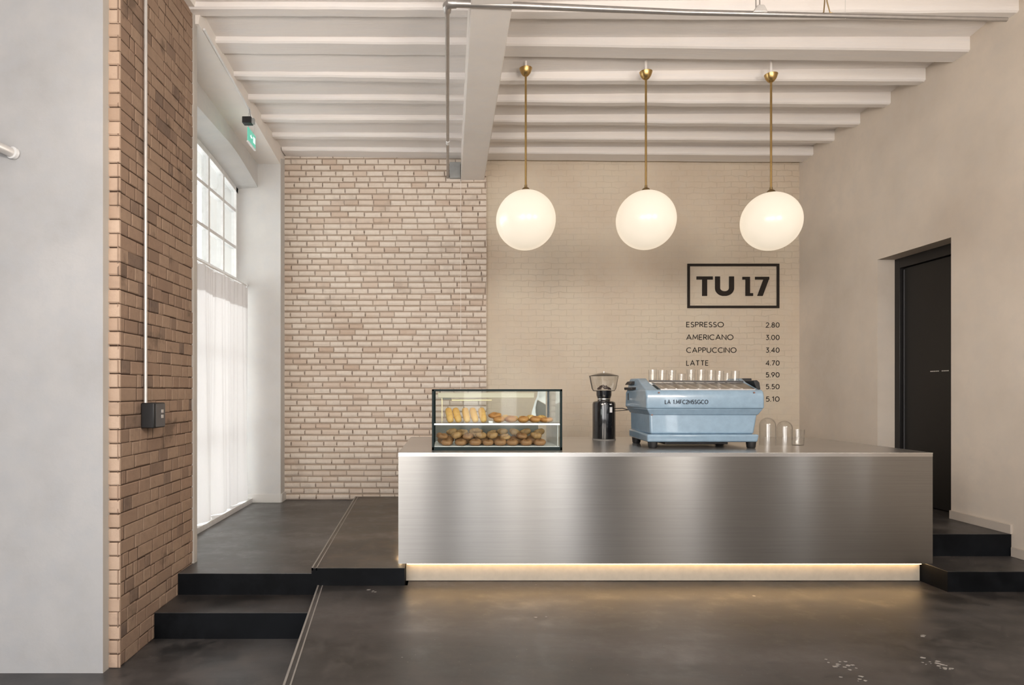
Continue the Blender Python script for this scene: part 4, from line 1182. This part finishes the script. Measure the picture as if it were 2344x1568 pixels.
# lower body, tapering down on the right
lo = [(1.640, 5.125, 1.10), (2.478, 5.125, 1.10), (2.478, 5.68, 1.10), (1.640, 5.68, 1.10)]
hi = [(1.640, 5.145, 1.285), (2.520, 5.145, 1.285), (2.520, 5.69, 1.285), (1.640, 5.69, 1.285)]
link_mesh('lower_body', MB().hexa(lo, hi), 'machine_blue', t, bevel=0.018, segs=4)
# ledge between
link_mesh('ledge', MB().hexa([(1.638, 5.135, 1.255), (2.515, 5.135, 1.255), (2.515, 5.69, 1.255), (1.638, 5.69, 1.255)], [(MX0 + 0.006, 5.108, 1.305), (MX1 - 0.006, 5.108, 1.305), (MX1 - 0.006, MY1, 1.305), (MX0 + 0.006, MY1, 1.305)]), 'machine_blue', t, bevel=0.006)
prof = [(5.100, 1.305), (5.098, 1.40), (5.112, 1.445), (5.140, 1.462), (5.66, 1.462), (5.70, 1.44), (5.715, 1.305)]
link_mesh('upper_body', MB().prism(prof, 'x', MX0, MX1), 'machine_blue', t, bevel=0.014, segs=4)
# side cheeks
def cheek(xa, xb, xa2, xb2):
    pr = [(5.135, 1.450), (5.36, 1.523), (5.44, 1.558), (5.66, 1.560), (5.69, 1.54), (5.70, 1.450)]
    mb = MB(); n = len(pr)
    for (y, z) in pr: mb.v.append((xa if z < 1.5 else xa2, y, z)); mb.t.append(0.5)
    for (y, z) in pr: mb.v.append((xb if z < 1.5 else xb2, y, z)); mb.t.append(0.5)
    mb.f = [tuple(range(n)), tuple(range(2 * n - 1, n - 1, -1))] + [(i, i + n, (i + 1) % n + n, (i + 1) % n) for i in range(n)]
    return mb
link_mesh('side_cheek', cheek(MX0 + 0.012, MX0 + 0.12, MX0 + 0.03, MX0 + 0.105), 'machine_blue', t, bevel=0.008, segs=3)
link_mesh('side_cheek', cheek(MX1 - 0.055, MX1 - 0.008, MX1 - 0.055, MX1 - 0.022), 'machine_blue', t, bevel=0.008, segs=3)
link_mesh('top_panel', MB().prism([(5.135, 1.456), (5.135, 1.466), (5.36, 1.522), (5.36, 1.45)], 'x', MX0 + 0.125, MX1 - 0.055), 'steel', t)
mb = MB(); k = 0
for i in range(8):
    xa = MX0 + 0.16 + i * 0.089
    ww = 0.012 if i % 2 else 0.020
    dx = -0.045
    mb.hexa([(xa, 5.140, 1.464), (xa + ww, 5.140, 1.464), (xa + ww + dx, 5.355, 1.5175), (xa + dx, 5.355, 1.5175)],
            [(xa, 5.140, 1.4705), (xa + ww, 5.140, 1.4705), (xa + ww + dx, 5.355, 1.524), (xa + dx, 5.355, 1.524)])
link_mesh('reflection_bars', mb, 'steel_edge', t)  # raised pale bars standing in for stripes reflected in the steel panel
link_mesh('cup_tray', MB().box(MX0 + 0.10, MX1 - 0.055, 5.355, 5.67, 1.50, 1.526), 'steel', t, bevel=0.004)
link_mesh('tray_rail', MB().tube([(MX0 + 0.10, 5.352, 1.535), (MX1 - 0.055, 5.352, 1.530)], 0.006, 8), 'grey_plate', t, smooth=True)
link_mesh('base_tray', MB().hexa([(1.606, 5.095, 1.038), (2.495, 5.095, 1.038), (2.495, 5.70, 1.038), (1.632, 5.70, 1.038)], [(1.602, 5.09, 1.100), (2.505, 5.09, 1.100), (2.505, 5.70, 1.112), (1.630, 5.70, 1.112)]), 'machine_blue', t, bevel=0.014, segs=4)
for (x, y) in ((1.665, 5.15), (2.465, 5.15), (1.68, 5.64), (2.42, 5.64)):
    link_mesh('foot', MB().lathe([(0, CZ), (0.028, CZ), (0.034, CZ + 0.008), (0.040, 1.042), (0, 1.042)], (x, y), 20), 'black_rubber', t, smooth=True)
link_mesh('drip_pan', MB().box(1.78, 2.30, 5.20, 5.6, 1.012, 1.04), 'black_rubber', t, bevel=0.004)
# black grips
link_mesh('handle', MB().hexa([(1.592, 5.53, 1.505), (1.69, 5.47, 1.505), (1.69, 5.68, 1.505), (1.592, 5.70, 1.505)], [(1.615, 5.53, 1.535), (1.70, 5.49, 1.535), (1.70, 5.68, 1.535), (1.615, 5.70, 1.535)]), 'black_rubber', t, bevel=0.005)
link_mesh('handle', MB().hexa([(1.588, 5.46, 1.458), (1.69, 5.38, 1.458), (1.69, 5.68, 1.458), (1.588, 5.70, 1.458)], [(1.585, 5.47, 1.482), (1.69, 5.42, 1.482), (1.69, 5.68, 1.482), (1.585, 5.70, 1.482)]), 'black_rubber', t, bevel=0.005)
link_mesh('handle', MB().prism([(2.530, 1.535), (2.560, 1.540), (2.580, 1.52), (2.588, 1.462), (2.555, 1.462)], 'y', 5.24, 5.45), 'black_rubber', t, bevel=0.005)
link_mesh('handle', MB().box(2.56, 2.64, 5.50, 5.60, 1.535, 1.56).box(2.50, 2.58, 5.50, 5.60, 1.52, 1.545), 'black_rubber', t, bevel=0.005)
link_mesh('side_grille', MB().box(MX0 - 0.004, MX0 + 0.002, 5.60, 5.62, 1.37, 1.43), 'black_rubber', t)
for (x, z, y) in ((1.700, 1.437, 5.100), (2.467, 1.437, 5.100), (1.655, 1.257, 5.135)):
    link_mesh('screw', MB().tube([(x, y + 0.006, z), (x, y - 0.004, z)], 0.007, 10), 'red_screw', t)
lx0, lz_t = wp(1522.5, 915, 5.098); lx1, lz_b = wp(1620.5, 925, 5.098)
link_mesh('lettering', text_mb('LA 1.MFC2H5SGCO', lx0, lz_b, lz_t - lz_b, 5.0955, 5.101, 0.15, 0.22, width=lx1 - lx0), 'badge_navy', t)

# ------------------------------------------------------------------ glassware
def tumbler(r, h, base=0.008):
    return MB().lathe([(0, 0), (r * 0.86, 0), (r * 0.9, 0.004), (r, h), (r - 0.0022, h), (r * 0.9 - 0.002, base), (0, base)], (0, 0), 28)
def dome(r, h):
    pr = [(r, 0), (r, h - r)]
    pr += [(r * math.cos(a), h - r + r * math.sin(a)) for a in [q * PI / 20 for q in range(1, 11)]]
    inner = [(max(0, p[0] - 0.0025), p[1] - (0.0025 if p[1] > h - r else 0)) for p in pr[::-1]]
    return MB().lathe(pr[:-1] + [(0, h)] + [(0, h - 0.0025)] + inner[1:], (0, 0), 36)
def put_glass(name, mb, x, y, z, label, group=None):
    o = link_mesh(name, mb, 'drink_glass', smooth=True, autosmooth=50)
    o.location = (x, y, z)
    return tag(o, label, 'glass', group)
for px, top_, Y, r, kind, lab in ((1757, 956, 5.39, 0.066, 'd', 'tallest upturned glass dome beside the espresso machine'),
                             (1796, 963, 5.39, 0.062, 'd', 'shorter upturned glass dome between tall dome and tumbler'),
                             (1826, 983, 5.42, 0.054, 't', 'small clear tumbler at the end beside the two glass domes')):
    x, zt = wp(px, top_, Y)
    put_glass('glass_dome' if kind == 'd' else 'glass_tumbler', dome(r, zt - CZ) if kind == 'd' else tumbler(r, zt - CZ), x, Y, CZ, lab, 'glasses beside the espresso machine' if kind == 'd' else None)
GLS = [(1494, 5.42, 0.036, 0.105), (1516, 5.52, 0.038, 0.105), (1538, 5.43, 0.036, 0.100), (1560, 5.45, 0.033, 0.070), (1582, 5.56, 0.038, 0.110),
       (1605, 5.43, 0.036, 0.105), (1628, 5.54, 0.038, 0.105), (1647, 5.43, 0.036, 0.095), (1665, 5.57, 0.033, 0.080), (1683, 5.42, 0.034, 0.095)]
for i, (px, Y, r, h) in enumerate(GLS):
    x = (px - CXP) / F * Y
    put_glass('glass_tumbler', tumbler(r, h), x, Y, 1.527, 'clear tumbler on top of the blue espresso machine, %s from left' % ORD[i], 'tumblers on the espresso machine')
